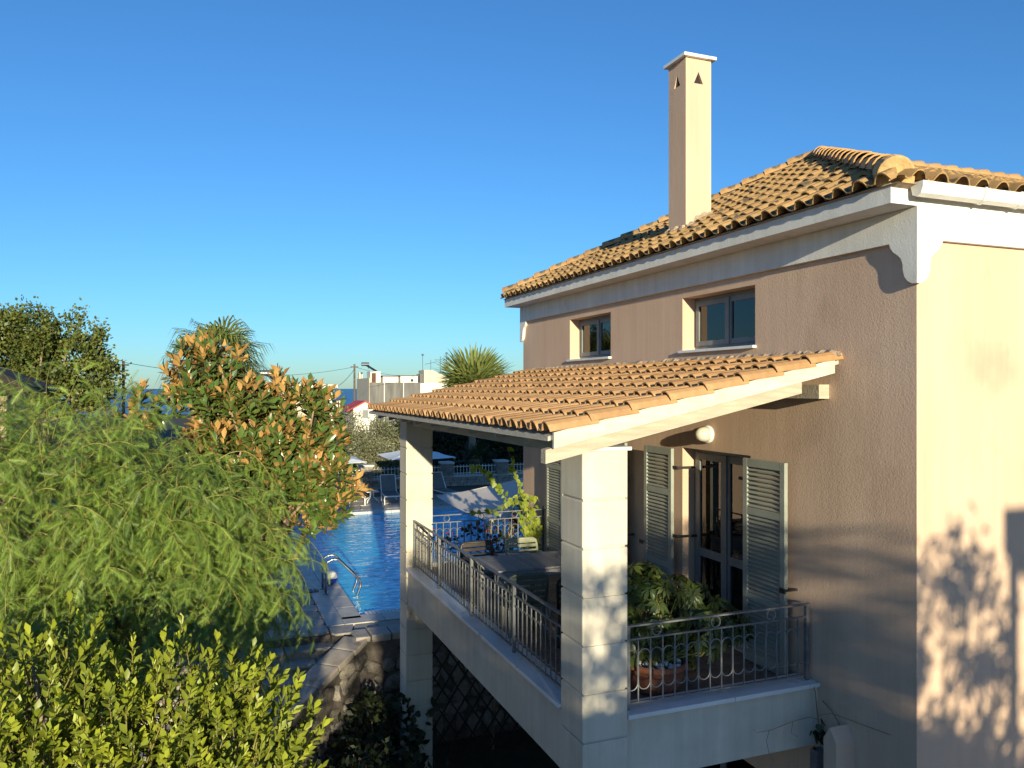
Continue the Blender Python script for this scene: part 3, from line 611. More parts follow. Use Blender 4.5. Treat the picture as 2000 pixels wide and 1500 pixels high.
gd = MB().box(XW+.14, XW+.2, y0, y0+.08, z0, z1).box(XW+.14, XW+.2, y1-.08, y1, z0, z1).box(XW+.142, XW+.198, y0+.08, y1-.08, z1-.09, z1).box(XW+.142, XW+.198, (y0+y1)/2-.05, (y0+y1)/2+.05, z0, z1-.09).build('ground_floor_door', m_frame, house)
MB().box(XW+.16, XW+.168, y0+.08, y1-.08, z0, z1-.09).build('pane', m_glass, gd)
# ---- balcony
BX, BY, BYF = 3.14, 6.33, 13.29
bal = MB().box(BX, XW-.001, BY, BYF, -3.6, -3.07).build('balcony_slab', m_col, house)
MB().box(BX+.001, BX+.26, BY+.26, BYF-.26, -3.07, -3.012).box(BX+.001, XW-.001, BY+.001, BY+.26, -3.07, -3.012).box(BX+.001, XW-.001, BYF-.26, BYF-.001, -3.07, -3.012).build('kerb', m_col, bal)
def copm(x0, x1, y0, y1): MB().box(x0, x1, y0, y1, -3.012, -2.97).build('coping_slab', m_marble, bal, bevel=.007)
for a, c in ((3.58,4.75),(4.754,5.66),(5.664,5.785)): copm(a, c, BY-.045, BY+.27)
ycs = [6.74,8.2,9.72,11.25,12.835]
for a, c in zip(ycs, ycs[1:]): copm(BX-.048, BX+.27, a+.003, c-.003)
for a, c in ((3.58,4.7),(4.704,5.785)): copm(a, c, BYF-.27, BYF+.045)
ft = MB().box(-.148, .148, -.148, .148, -.02, 0).mesh('floor_tile'); ft.materials.append(m_floor)
for i in range(8):
    for j in range(21): inst('floor_tile', ft, bal, (BX+.42+i*.305, BY+.43+j*.305, -3.045))
# columns
def column(x0, y0, name='column'):
    wd = .455; zt = -.56; b = MB().box(x0+.018, x0+wd-.018, y0+.018, y0+wd-.018, -6.7, zt+.003); c = b.build(name, m_col, house)
    z = zt; first = True; k = 0
    while z > -6.65:
        h = .425 if first else .415
        MB().box(x0, x0+wd, y0, y0+wd, max(z-h, -6.66), z).build('block', m_col, c, bevel=.011); z -= h+.016; first = False
    MB().box(x0-.03, x0+wd+.03, y0-.03, y0+wd+.03, zt+.002, zt+.037).build('cap', m_marble, c, bevel=.008)
column(3.11, 6.275); column(3.11, 12.84)
# railings
def railing(p, q, npan, z0=-2.97, zt=-2.19, endpost=(True, True)):
    p, q = Vector(p), Vector(q); d = q-p; L = d.length; d.normalize(); nrm = Vector((-d.y, d.x, 0)); ang = math.atan2(d.y, d.x)
    def P(s, z): v = p+d*s; return (v.x, v.y, z)
    r = MB().bar(P(-.02, zt-.008), P(L+.02, zt-.008), .045, .016).build('railing', m_rail, house, bevel=.003)
    MB().bar(P(0, zt-.135), P(L, zt-.135), .022, .014).build('lower_rail', m_rail, r)
    MB().bar(P(0, z0+.055), P(L, z0+.055), .022, .014).build('bottom_rail', m_rail, r)
    bm_ = MB().box(-.006,.006,-.006,.006,z0+.06-zt,-.142).mesh('baluster'); bm_.materials.append(m_rail)
    pm_ = MB().box(-.019,.019,-.019,.019,z0-zt,-.016).mesh('post'); pm_.materials.append(m_rail)
    rm_ = MB().tube([(.052*math.cos(a), 0, .052*math.sin(a)) for a in [2*math.pi*k/16 for k in range(17)]], .0065, 5, False).mesh('ring'); rm_.materials.append(m_rail)
    pl = L/npan; ng = max(2, round(pl/.13)); g = pl/ng; hr = g/2-.004
    za, zb2 = -.30, -.55
    arch = [(hr, 0, zb2)]+[(hr*math.cos(a), 0, za+hr*math.sin(a)) for a in [math.pi*k/8 for k in range(9)]]+[(-hr, 0, zb2)]+[(-hr*math.cos(a), 0, zb2-hr*math.sin(a)) for a in [math.pi*k/8 for k in range(1, 9)]]
    am_ = MB().tube(arch, .006, 5, False).mesh('scroll'); am_.materials.append(m_rail)
    for k in range(npan+1):
        if (k == 0 and not endpost[0]) or (k == npan and not endpost[1]): continue
        inst('post', pm_, r, P(min(max(k*pl, .02), L-.02), zt), (0,0,ang))
    for k in range(npan):
        for i in range(ng):
            if i: inst('baluster', bm_, r, P(k*pl+i*g, zt), (0,0,ang))
            inst('scroll', am_, r, P(k*pl+(i+.5)*g, zt), (0,0,ang))
            if i % 5 == 2: inst('ring', rm_, r, P(k*pl+(i+.5)*g, zt-.072), (0,0,ang))
    return r
railing((3.62,6.41,0), (5.74,6.41,0), 1); railing((3.24,12.83,0), (3.24,6.745,0), 4); railing((3.6,13.2,0), (5.76,13.2,0), 1)
# pier and downpipe at the corner below the balcony
MB().prism([(5.84,-6.68),(6.0,-6.68),(6.0,-3.36),(5.92,-3.24),(5.84,-3.36)], 0, 5.56, 5.788).build('garden_pier', m_wall, house)
MB().box(5.66, 5.788, 6.2, 6.3, -6.68, -3.61).build('downpipe', m_rail, house, bevel=.015)
# wall lamp
wl_ = thing('wall_lamp', (5.79, 8.18, -.6), 'round cream bulkhead lamp on the wall above the balcony door', 'lamp')
def dome(c, prof, n=20):      # lathe about -X axis
    b = MB(); V = [(c[0]-h, c[1]+r*math.cos(2*math.pi*k/n), c[2]+r*math.sin(2*math.pi*k/n)) for r, h in prof for k in range(n)]; m = len(prof)
    b.add(V, [(i*n+k, i*n+(k+1) % n, (i+1)*n+(k+1) % n, (i+1)*n+k) for i in range(m-1) for k in range(n)]+[tuple(range(n)), tuple(range((m-1)*n, m*n))]); return b
dome((5.79,8.18,-.562), [(.105,0),(.112,.02),(.105,.045),(.09,.05)]).build('base_ring', m_white, wl_, smooth=False)
dome((5.74,8.18,-.562), [(.09,0),(.092,.03),(.085,.07),(.068,.105),(.04,.128),(.004,.136)]).build('globe', m_lamp, wl_, smooth=True)
# ================================================================ BALCONY FURNITURE
FZ = -3.045
tb = thing('patio_table', (4.25, 9.75, FZ), 'grey slatted wooden dining table on the balcony', 'table')
sm_ = MB().box(-.034, .034, -.44, .44, -.012, .012).mesh('slat'); sm_.materials.append(m_teak)
for i in range(24): inst('slat', sm_, tb, (3.45+i*.073, 9.74, -2.31))
MB().box(3.42, 5.17, 9.28, 9.33, -2.40, -2.325).box(3.42, 5.17, 10.15, 10.2, -2.40, -2.325).build('apron', m_teak, tb)
for x in (3.5, 5.06):
    for y in (9.34, 10.14): MB().box(x-.03, x+.03, y-.03, y+.03, FZ, -2.325).build('leg', m_teak, tb)
def chair(cx, cy, rot, m, label):
    t = thing('garden_chair', (cx, cy, FZ), label, 'chair', 'slatted plastic garden chairs around the balcony table')
    t.rotation_euler.z = rot; o = np.array((cx, cy, FZ)); g = lambda b, n, **k: b.build(n, m, t, **k)
    def T(x, y, z): return (cx+x, cy+y, FZ+z)
    for i in range(6): y = -.2+i*.078; g(MB().box(cx-.21, cx+.21, cy+y, cy+y+.055, FZ+.415, FZ+.435), 'seat_slat', bevel=.006)
    g(MB().box(cx-.24, cx-.2, cy-.22, cy+.24, FZ+.40, FZ+.43), 'seat_rail'); g(MB().box(cx+.2, cx+.24, cy-.22, cy+.24, FZ+.40, FZ+.43), 'seat_rail')
    for s in (-1, 1):
        g(MB().bar(T(s*.22,-.2,0), T(s*.21,-.19,.63), .035, .045), 'leg'); g(MB().bar(T(s*.23,.27,0), T(s*.21,.2,.43), .035, .045), 'leg')
        g(MB().tube([T(s*.235,-.21,.62), T(s*.24,-.1,.655), T(s*.24,.12,.655), T(s*.23,.24,.63)], .02, 6), 'armrest', smooth=True)
    # rounded back frame leaning away (+y), with slots
    lean = .22; out = [(-.235,.42),(-.24,.74),(-.225,.80),(-.18,.825),(.18,.825),(.225,.80),(.24,.74),(.235,.42)]
    g(MB().tube([T(x, .22+(z-.42)*lean, z) for x, z in out], .02, 6), 'back_frame', smooth=True)
    for z in (.50, .575, .65, .725, .79):
        g(MB().bar(T(-.23, .22+(z-.42)*lean, z), T(.23, .22+(z-.42)*lean, z), .022, .048 if z < .78 else .055, up=(0,lean,1)), 'back_slat', bevel=.006)
    return t
chair(3.66, 10.5, R(2), m_chdark, 'dark brown slatted chair at the far side of the table, nearest the column')
chair(4.34, 10.52, R(-3), m_cholive, 'pale olive slatted plastic chair at the far side of the table')
chair(3.62, 9.0, R(176), m_chgreen, 'grey green slatted chair tucked under the near side of the table')
chair(4.2, 8.55, R(150), m_chdark, 'dark slatted chair half hidden behind the nearer column')
# potted schefflera
pp = thing('potted_plant', (4.25, 6.92, FZ), 'bushy umbrella plant in a wide terracotta pot behind the railing', 'plant')
MB().lathe([(.20,0),(.235,.02),(.27,.12),(.29,.2),(.30,.215),(.29,.225),(.30,.25),(.325,.262),(.325,.30),(.31,.312),(.285,.30),(.27,.26)], (4.25,6.92,FZ), 28).build('pot', m_terra, pp, smooth=False)
me_p = []
for k in range(3):
    bm = bmesh.new(); bmesh.ops.create_icosphere(bm, subdivisions=2, radius=1)
    for v in bm.verts: v.co *= 1+random.uniform(-.1,.1)
    me = bpy.data.meshes.new('pebble'); bm.to_mesh(me); bm.free(); me.materials.append(m_pebble); me.shade_smooth(); me_p.append(me)
for k in range(70):
    a, r = random.uniform(0, 6.28), .255*math.sqrt(random.random()); inst('pebble', random.choice(me_p), pp, (4.25+r*math.cos(a), 6.92+r*math.sin(a), FZ+.275+random.uniform(-.01,.02)), (random.random()*3,)*3, (random.uniform(.02,.034),random.uniform(.02,.03),.018))
tips, tn = in_lobes([(4.2,6.95,-2.25,.38,.35,.42),(4.85,6.92,-2.42,.36,.25,.3),(3.9,6.95,-2.4,.28,.25,.3),(4.25,7.1,-1.98,.25,.25,.22),(4.6,7.0,-2.7,.3,.2,.2),(5.15,6.95,-2.45,.3,.2,.22),(4.7,7.05,-2.2,.3,.25,.25)], 290, .5, 1.05)
b = MB()
for p in tips[::2]: b.tube(jittered((4.25+random.uniform(-.1,.1),6.92+random.uniform(-.1,.1),FZ+.26), p, 5, .04), [.012,.01,.008,.006,.004], 4)
b.build('stem', m_twig, pp, fix=False)
axis = unit(tn*.7+np.array([0,-.15,.55])+rng.normal(size=tn.shape)*.25); k9 = 9
pos = []; dd = []; upv = []
for p, a in zip(tips, axis):
    x = unit(np.cross(a, [.3,.2,.9])); y = np.cross(a, x)
    for k in range(k9):
        th = 2*math.pi*k/k9+random.uniform(-.15,.15); rad = x*math.cos(th)+y*math.sin(th)
        pos.append(p+rad*.012); dd.append(rad*1.0+a*random.uniform(-.15,.3)+np.array([0,0,-.25])); upv.append(a)
pos = np.array(pos); scatter('leaves', leaf_t(.36,.14,.2,.55), pos, frames(np.array(dd), np.array(upv)), .085+.055*rng.random(len(pos)), l_scheff, pp, np.repeat(rng.random(len(tips))**1.6, k9))
# ================================================================ VINES
def strand(parent, b, pts, step, size, lm_pos, drop=.5):
    pts = [np.array(p, float) for p in pts]; fine = []
    for p, q in zip(pts, pts[1:]):
        k = max(2, int(np.linalg.norm(q-p)/step)); fine += [p+(q-p)*i/k for i in range(k)]
    fine.append(pts[-1]); b.tube(fine, np.linspace(.006, .002, len(fine)), 4)
    for p in fine[1:]: lm_pos.append(p)
VT = (np.array([(0,0,0),(-.30,-.08,.04),(-.46,.2,.09),(-.36,.52,.06),(0,1,-.06),(.36,.52,.06),(.46,.2,.09),(.30,-.08,.04),(0,.42,-.02)]), [(0,8,2,1),(8,3,2),(8,4,3),(0,7,6,8),(8,6,5),(8,5,4)])
vn = thing('climbing_vine', (5.6, 13.15, FZ), 'bright green climbing vine trailing over the far balcony railing', 'vine')
b = MB(); lp = []
strand(vn, b, [(5.6,13.15,FZ),(5.55,13.18,-2.4),(5.3,13.15,-2.08),(5.0,13.15,-1.96),(4.84,13.12,-1.74),(4.66,13.1,-1.5),(4.46,13.1,-1.36),(4.34,13.1,-1.37)], .06, .1, lp)
strand(vn, b, [(5.55,13.18,-2.3),(5.35,13.2,-1.95),(5.22,13.2,-1.6),(5.12,13.2,-1.3),(5.06,13.2,-1.05)], .065, .1, lp)
for k in range(5):
    x = 5.35+.07*k; strand(vn, b, [(5.6,13.2,FZ),(x,13.22+random.uniform(-.1,.1),-2.5),(x+random.uniform(-.15,.1),13.2,-2.12+random.uniform(-.2,.05))], .07, .1, lp)
strand(vn, b, [(5.45,13.15,-2.1),(5.2,13.1,-2.0),(4.95,13.1,-2.1),(4.7,13.12,-2.16),(4.4,13.13,-2.14)], .07, .1, lp)
strand(vn, b, [(5.5,13.2,-2.1),(5.62,13.2,-1.98),(5.4,13.2,-1.9),(5.1,13.15,-2.0)], .07, .1, lp)
b.build('stem', m_twig, vn, fix=False); lp = np.array(lp); nl = len(lp)
lp2 = np.repeat(lp, 2, 0)+rng.normal(size=(nl*2, 3))*.025
scatter('leaves', VT, lp2, frames(unit(rng.normal(size=(nl*2,3))*.6+np.array([0,-.3,-.8])), unit(rng.normal(size=(nl*2,3))*.5+np.array([0,-1,.5]))), .06+.055*rng.random(nl*2), l_vine, vn)
bv = thing('bougainvillea', (4.9, 13.6, -6.6), 'dark bougainvillea with magenta flowers behind the far balcony railing', 'shrub')
c, nr_ = in_lobes([(5.2,13.7,-2.7,.5,.25,.4),(4.75,13.7,-2.62,.4,.2,.22),(5.5,13.65,-2.4,.25,.25,.35),(4.0,13.65,-2.75,.3,.2,.25)], 340, .2, 1)
limbs(bv, 'stem', (4.9,13.6,-6.6), (5.0,13.65,-3.3), c[:24], .035, .004)
scatter('leaves', VT, c, frames(rdir(340), rdir(340)), .05+.05*rng.random(340), l_dark, bv)
scatter('flowers', VT, c[:60]+rng.normal(size=(60,3))*.06, frames(rdir(60), rdir(60)), .04+.02*rng.random(60), l_flower, bv, kind='stuff')
dv = thing('bare_creeper', (5.72, 6.27, -6.6), 'thin bare creeper hanging at the balcony corner by the wall', 'creeper')
b = MB(); b.tube([(5.70,6.30,-2.97),(5.705,6.27,-3.05),(5.735,6.26,-3.35),(5.75,6.24,-3.6),(5.745,6.15,-4.6),(5.74,6.15,-6.6)], .006, 5)
b.tube([(5.735,6.26,-3.32),(5.6,6.24,-3.27),(5.4,6.24,-3.28),(5.15,6.25,-3.33),(4.98,6.25,-3.33),(4.93,6.25,-3.29)], [.004,.004,.003,.003,.002,.002], 4)
b.tube([(5.12,6.25,-3.33),(5.08,6.24,-3.42),(5.11,6.24,-3.55),(5.17,6.24,-3.63)], .0025, 4); b.tube([(5.4,6.24,-3.28),(5.36,6.22,-3.38),(5.44,6.22,-3.43)], .0025, 4)
b.tube([(5.735,6.26,-3.28),(5.75,6.1,-3.2),(5.76,5.8,-3.17),(5.77,5.4,-3.13)], .003, 4); b.tube([(5.75,6.22,-3.12),(5.74,6.08,-3.17),(5.72,5.96,-3.25)], .006, 4)
b.build('stem', m_bark, dv, fix=False)
q = np.array([(5.735,6.25,-3.42)]*16)+rng.normal(size=(16,3))*np.array([.03,.03,.07]); scatter('leaves', VT, q, frames(unit(rng.normal(size=(16,3))*.5+np.array([0,-.2,-.8])), rdir(16)), .06+.03*rng.random(16), l_dark, dv)
# ivy at the foot of the far column and dark shrubs on the lower ground
iv = thing('ivy', (3.05, 12.7, -6.6), 'dark ivy climbing the foot of the farther column', 'ivy')
b = MB(); lp = []
for k in range(5): strand(iv, b, [(3.0+.12*k,12.75,-6.6),(3.0+random.uniform(0,.4),12.8,-6.1),(3.05+random.uniform(-.1,.5),12.8,-5.5+random.uniform(-.3,.5))], .08, .1, lp)
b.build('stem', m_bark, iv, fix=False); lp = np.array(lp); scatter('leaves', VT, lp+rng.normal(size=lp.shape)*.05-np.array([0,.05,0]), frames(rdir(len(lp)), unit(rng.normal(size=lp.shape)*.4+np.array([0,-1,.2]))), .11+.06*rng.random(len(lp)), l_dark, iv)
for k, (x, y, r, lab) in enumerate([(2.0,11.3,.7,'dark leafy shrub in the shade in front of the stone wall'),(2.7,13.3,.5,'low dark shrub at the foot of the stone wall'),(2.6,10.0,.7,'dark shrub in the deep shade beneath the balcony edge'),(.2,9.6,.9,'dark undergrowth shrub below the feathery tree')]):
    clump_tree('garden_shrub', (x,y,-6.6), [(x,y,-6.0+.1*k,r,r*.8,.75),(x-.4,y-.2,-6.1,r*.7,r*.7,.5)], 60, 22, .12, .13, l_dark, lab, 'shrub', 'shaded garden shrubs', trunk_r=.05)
# lattice under the balcony
lt = thing('lattice_trellis', (4.6, 13.35, -6.6), 'dark diagonal trellis under the balcony beside the farther column', 'trellis')
x0, x1, z0, z1 = 3.6, 5.75, -6.55, -3.65
for s in (1, -1):
    k = -8
    while k < 14:
        pts = []
        for t in np.linspace(0, 1, 60):
            x = x0+(x1-x0)*t; z = z0+k*.42+s*(x-x0)*1.5
            if z0 <= z <= z1: pts.append((x, z))
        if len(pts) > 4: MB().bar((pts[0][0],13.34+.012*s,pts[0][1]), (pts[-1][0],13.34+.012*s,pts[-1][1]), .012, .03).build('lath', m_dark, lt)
        k += 1
MB().box(x0,x0+.04,13.3,13.38,-6.6,-3.62).box(x1-.04,x1,13.3,13.38,-6.6,-3.62).build('post', m_dark, lt)
# ================================================================ POOLSIDE
def lounger(x, y, rot, label):
    t = thing('sun_lounger', (x, y, PZ), label, 'sun lounger', 'sun loungers along the far side of the pool'); t.rotation_euler.z = rot
    f = MB()
    for s in (-.3, .3): f.bar((x+s,y-.9,PZ+.33), (x+s,y+.45,PZ+.33), .035, .04).bar((x+s,y+.35,PZ+.33), (x+s,y+.85,PZ+.98), .035, .04)
    f.bar((x-.3,y-.9,PZ+.33),(x+.3,y-.9,PZ+.33),.035,.04).bar((x-.3,y+.85,PZ+.98),(x+.3,y+.85,PZ+.98),.035,.04); f.build('frame', m_white, t)
    MB().bar((x,y-.88,PZ+.355),(x,y+.4,PZ+.35),.56,.015).build('seat_sling', m_sling, t); MB().bar((x,y+.38,PZ+.36),(x,y+.84,PZ+.97),.56,.015).build('back_sling', m_sling, t)
    for s in (-.3, .3):
        for yy in (-.8, .4): MB().bar((x+s,y+yy-.06,PZ),(x+s,y+yy,PZ+.33),.035,.035).build('leg', m_white, t)
for a in [(5.35,31.2,R(6),'grey sun lounger left of the side table, half behind magnolia leaves'),(6.85,31.0,R(-6),'grey sun lounger with a sunlit back right of the white side table'),(8.0,31.3,R(-4),'grey sun lounger hidden behind the farther balcony column'),(9.1,31.2,R(8),'grey sun lounger right of the farther balcony column')]: lounger(*a)
t = thing('side_table', (6.15,31.1,PZ), 'small white side table with curved legs between two loungers', 'table')
MB().box(5.9,6.4,30.85,31.35,PZ+.42,PZ+.45).build('tabletop', m_white, t, bevel=.01)
for sx in (-1,1):
    for sy in (-1,1): MB().tube([(6.15+sx*.05,31.1+sy*.05,PZ+.42),(6.15+sx*.06,31.1+sy*.06,PZ+.22),(6.15+sx*.2,31.1+sy*.2,PZ+.1),(6.15+sx*.24,31.1+sy*.24,PZ)],.02,6).build('leg', m_white, t)
def parasol(name, x, y, hw, ze, za, m, label, rot=0, pole_off=None, vent=True):
    t = thing(name, (x, y, PZ), label, 'umbrella'); t.rotation_euler.z = rot
    b = MB(); K = 8; c = [(-hw,-hw),(hw,-hw),(hw,hw),(-hw,hw)]
    for i in range(4):                                  # gently sagging panels
        p, q = np.array(c[i]), np.array(c[(i+1) % 4]); V = []
        for a in range(K+1):
            f = a/K
            for e in range(K+1):
                s = e/K; xy = (p*(1-s)+q*s)*f; sag = -.10*(za-ze)*math.sin(math.pi*f)-.06*hw*math.sin(math.pi*s)*f*.5
                V.append((x+xy[0], y+xy[1], za+(ze-za)*f+sag))
        b.add(V, [(a*(K+1)+e,a*(K+1)+e+1,(a+1)*(K+1)+e+1,(a+1)*(K+1)+e) for a in range(K) for e in range(K)])
    o = b.build('canopy', m, t, fix=False); sol = o.modifiers.new('thick', 'SOLIDIFY'); sol.thickness = .012
    for a, c_ in c: MB().bar((x,y,za-.06),(x+a*.98,y+c_*.98,ze-.05),.022,.03).build('rib', m_beam, t)
    MB().tube([(x,y,PZ),(x,y,za+.08)],.03,8).build('pole', m_beam, t); MB().box(x-.35,x+.35,y-.35,y+.35,PZ,PZ+.1).build('base', m_concrete, t)
    if vent:
        b = MB(); r = hw*.2; zz = za+.1; b.add([(x,y,zz),(x-r,y-r,zz-.13),(x+r,y-r,zz-.13),(x+r,y+r,zz-.13),(x-r,y+r,zz-.13)],[(0,1,2),(0,2,3),(0,3,4),(0,4,1),(4,3,2,1)]); b.build('vent', m, t)
parasol('parasol', 7.5, 17.25, 2.05, -2.72, -1.98, m_canvas, 'large beige square parasol open at the pool beyond the balcony')
parasol('parasol', 8.25, 32.3, 1.35, -2.82, -2.45, m_canvasw, 'white parasol behind the farther balcony column')
parasol('parasol', 4.75, 32.9, 1.3, -2.95, -2.6, m_canvasw, 'white parasol mostly hidden by the orange leaved magnolia')
# stone pillars, low wall and iron fence
FY = 35.0; px_ = [1.2, 4.0, 6.66, 10.37, 13.05, 15.8]
lw = thing('boundary_wall', (8, FY, PZ), 'low stone boundary wall behind the sun loungers', 'wall')
MB().box(-3, 18, FY-.14, FY+.2, PZ-.1, PZ+.42).build('wall_core', m_stonebed, lw)
for row in range(3):
    x = -2.9+random.uniform(0,.2)
    b = MB()
    while x < 17.8:
        l = random.uniform(.2,.45); b.box(x, x+l-.025, FY-.17-random.uniform(0,.03), FY-.1, PZ+.01+row*.14, PZ+.135+row*.14); x += l
    tag(b.build('stones', m_stone, lw), kind='stuff')
MB().box(-3, 18, FY-.22, FY+.24, PZ+.422, PZ+.49).build('coping', m_coping, lw)
for k, x in enumerate(px_):
    lab = ['stone pillar at the left end behind the magnolia','stone pillar second from left behind the magnolia','stone gate pillar left of the farther column above the loungers','stone pillar right of the farther column beside the white parasol','stone pillar nearest the house wall above the beige parasol','stone pillar hidden behind the house corner'][k]
    t = thing('stone_pillar', (x, FY, PZ), lab, 'pillar', 'stone pillars of the boundary fence')
    MB().box(x-.24, x+.24, FY-.24, FY+.24, PZ+.492, PZ+1.04).build('core', m_stonebed, t)
    b = MB()
    for row in range(7):
        xx = x-.27; zz = PZ+.495+row*.079
        while xx < x+.26:
            l = min(random.uniform(.1,.24), x+.27-xx); b.box(xx, xx+l-.012, FY-.275-random.uniform(0,.02), FY-.235, zz, zz+.07); xx += l
        b.box(x-.27, x-.235, FY-.23, FY+.0, zz, zz+.07).box(x-.27, x-.235, FY+.012, FY+.25, zz, zz+.07)
    tag(b.build('stones', m_stone, t), kind='stuff'); MB().box(x-.31, x+.31, FY-.31, FY+.31, PZ+1.045, PZ+1.13).build('cap', m_coping, t, bevel=.015)
fb = MB().box(-.011,.011,-.011,.011,0,.48).mesh('bar'); fb.materials.append(m_bwhite)
for k in range(5):
    a, c = px_[k]+.26, px_[k+1]-.26
    lab = ['pale iron fence panel at the far left behind the magnolia','pale iron fence panel between magnolia and the gate pillar','pale iron fence panel above the sunlit lounger and side table','pale iron fence panel right of the white parasol','pale iron fence panel ending behind the house corner'][k]
    t = thing('iron_fence', ((a+c)/2, FY, PZ+.49), lab, 'fence', 'iron fence panels between the stone pillars')
    MB().box(a, c, FY-.012, FY+.012, PZ+.56, PZ+.59).build('rail', m_bwhite, t); MB().box(a, c, FY-.012, FY+.012, PZ+.87, PZ+.90).build('rail', m_bwhite, t)
    for i in range(int((c-a)/.155)): inst('bar', fb, t, (a+.1+i*.155, FY-.026, PZ+.49))
# ================================================================ TREES
def frond_t(n=13, lw=.013):
    V = []; F = []
    def cv(t): return np.array([0, t-.10*t*t, -.34*t*t])
    for i in range(n):
        t0 = .08+.9*i/n; c = cv(t0); l = .2*(math.sin(math.pi*(.14+.78*t0))**.6)
        for s in (-1, 1):
            e = c+np.array([s*.84, .5, -.18])*l; k = len(V); V += [c-np.array([0,lw,0]), c+np.array([0,lw*1.3,0]), e]; F.append((k,k+2,k+1) if s > 0 else (k,k+1,k+2))
    for i in range(3):
        a, c = cv(i/3), cv((i+1)/3); k = len(V); V += [a+[-.008,0,.003], a+[.008,0,.003], c+[.006,0,.003], c+[-.006,0,.003]]; F.append((k,k+1,k+2,k+3))
    return np.array(V), F
def pepper(base, lobes, nt, label):
    root = thing('pepper_tree', base, label, 'tree')
    p0, nr_ = in_lobes(lobes, nt, .5, 1.0, bias=(.15,-.75,.35))
    limbs(root, 'trunk', base, (base[0]+.1, base[1], -3.4), [np.array([-.7,9.1,-1.5])+(q-np.array([-.7,9.1,-1.5]))*.62 for q in p0[:60]], .15, .008)
    tw = MB(); pos = []; dr = []; upv = []; vr = []
    for p, n_ in zip(p0, nr_):
        L = random.uniform(.4,.9); d = unit(n_*.6+np.array([0,-.1,.55])+rng.normal(size=3)*.6); pts = []; q = p-n_*.2; K = 15; tv = random.random()
        for k in range(K+1):
            pts.append(q); q = q+d*L/K; d = unit(d+np.array([0,0,-.16])*(1.05 if p[2] < -.6 else .5)+rng.normal(size=3)*.05)
        tw.tube(pts, np.linspace(.006, .0015, K+1), 3, False)
        for k in range(1, K+1):
            dd_ = unit(pts[k]-pts[k-1])
            for s in ((-1,1) if k % 4 == 0 else (1 if k % 2 else -1,)):
                side = unit(np.cross(dd_, [0,0,1])+1e-3)*s
                pos.append(pts[k]); dr.append(side*.75+dd_*.45+np.array([0,-.15,-.4])+rng.normal(size=3)*.45); upv.append(np.array([0,-.6,1])+rng.normal(size=3)*.5); vr.append(tv*.5+random.random()*.55)
    tw.build('twig', m_twig, root, fix=False)
    pos = np.array(pos); scatter('crown', frond_t(), pos, frames(np.array(dr), np.array(upv)), .12+.10*rng.random(len(pos)), l_pepper, root, np.array(vr))
pepper((-.9,9.2,-6.6), [(-1.6,9.0,-1.2,1.6,1.4,1.1),(-.5,8.8,-1.35,1.0,1.1,1.0),(.25,8.6,-1.75,.68,.8,.85),(-2.8,9.2,-.95,1.4,1.4,1.15),(-.7,8.2,-2.0,1.5,.8,.6),(-.1,8.5,-2.2,1.0,.7,.5)], 1450, 'large feathery green pepper tree filling the left of the view')
def laurel(base, lobes, ns, label):
    root = thing('laurel_bush', base, label, 'shrub')
    p0, nr_ = in_lobes(lobes, ns, .35, 1.02, bias=(.1,-.45,.6))
    limbs(root, 'trunk', base, (base[0],base[1],-4.6), p0[:50], .11, .008)
    tw = MB(); pos = []; dr = []; upv = []; vr = []
    for p, n_ in zip(p0, nr_):
        L = random.uniform(.16,.4); d = unit(n_*.65+np.array([.0,-.08,.85])+rng.normal(size=3)*.28); K = 16; tv = random.random(); x = unit(np.cross(d,[.2,.9,.1])); y = np.cross(d, x)
        tw.tube([p-d*.12, p, p+d*L], [.006,.005,.002], 3, False)
        for k in range(K):
            t = k/(K-1); th = k*2.4+tv*6; rad = x*math.cos(th)+y*math.sin(th); open_ = .95-.6*t
            pos.append(p+d*L*(t*.95)); dr.append(rad*open_+d*(.55+.5*t)+rng.normal(size=3)*.1); upv.append(d-rad*.3); vr.append(.6*tv+.35*t+.2*random.random())
    tw.build('twig', m_twig, root, fix=False)
    pos = np.array(pos); scatter('crown', leaf_t(.45,.10,.1,.62), pos, frames(np.array(dr), np.array(upv)), .052+.044*rng.random(len(pos)), l_laurel, root, np.array(vr))
laurel((-.4,5.5,-6.6), [(-.95,5.6,-2.7,.95,.75,1.05),(-.15,5.4,-2.75,.8,.7,.95),(.12,5.3,-2.95,.42,.5,.95),(-1.8,5.9,-2.75,.8,.8,1.0),(-.7,4.9,-3.2,1.1,.5,.8)], 1750, 'sunlit yellow green laurel bush in the bottom left foreground')
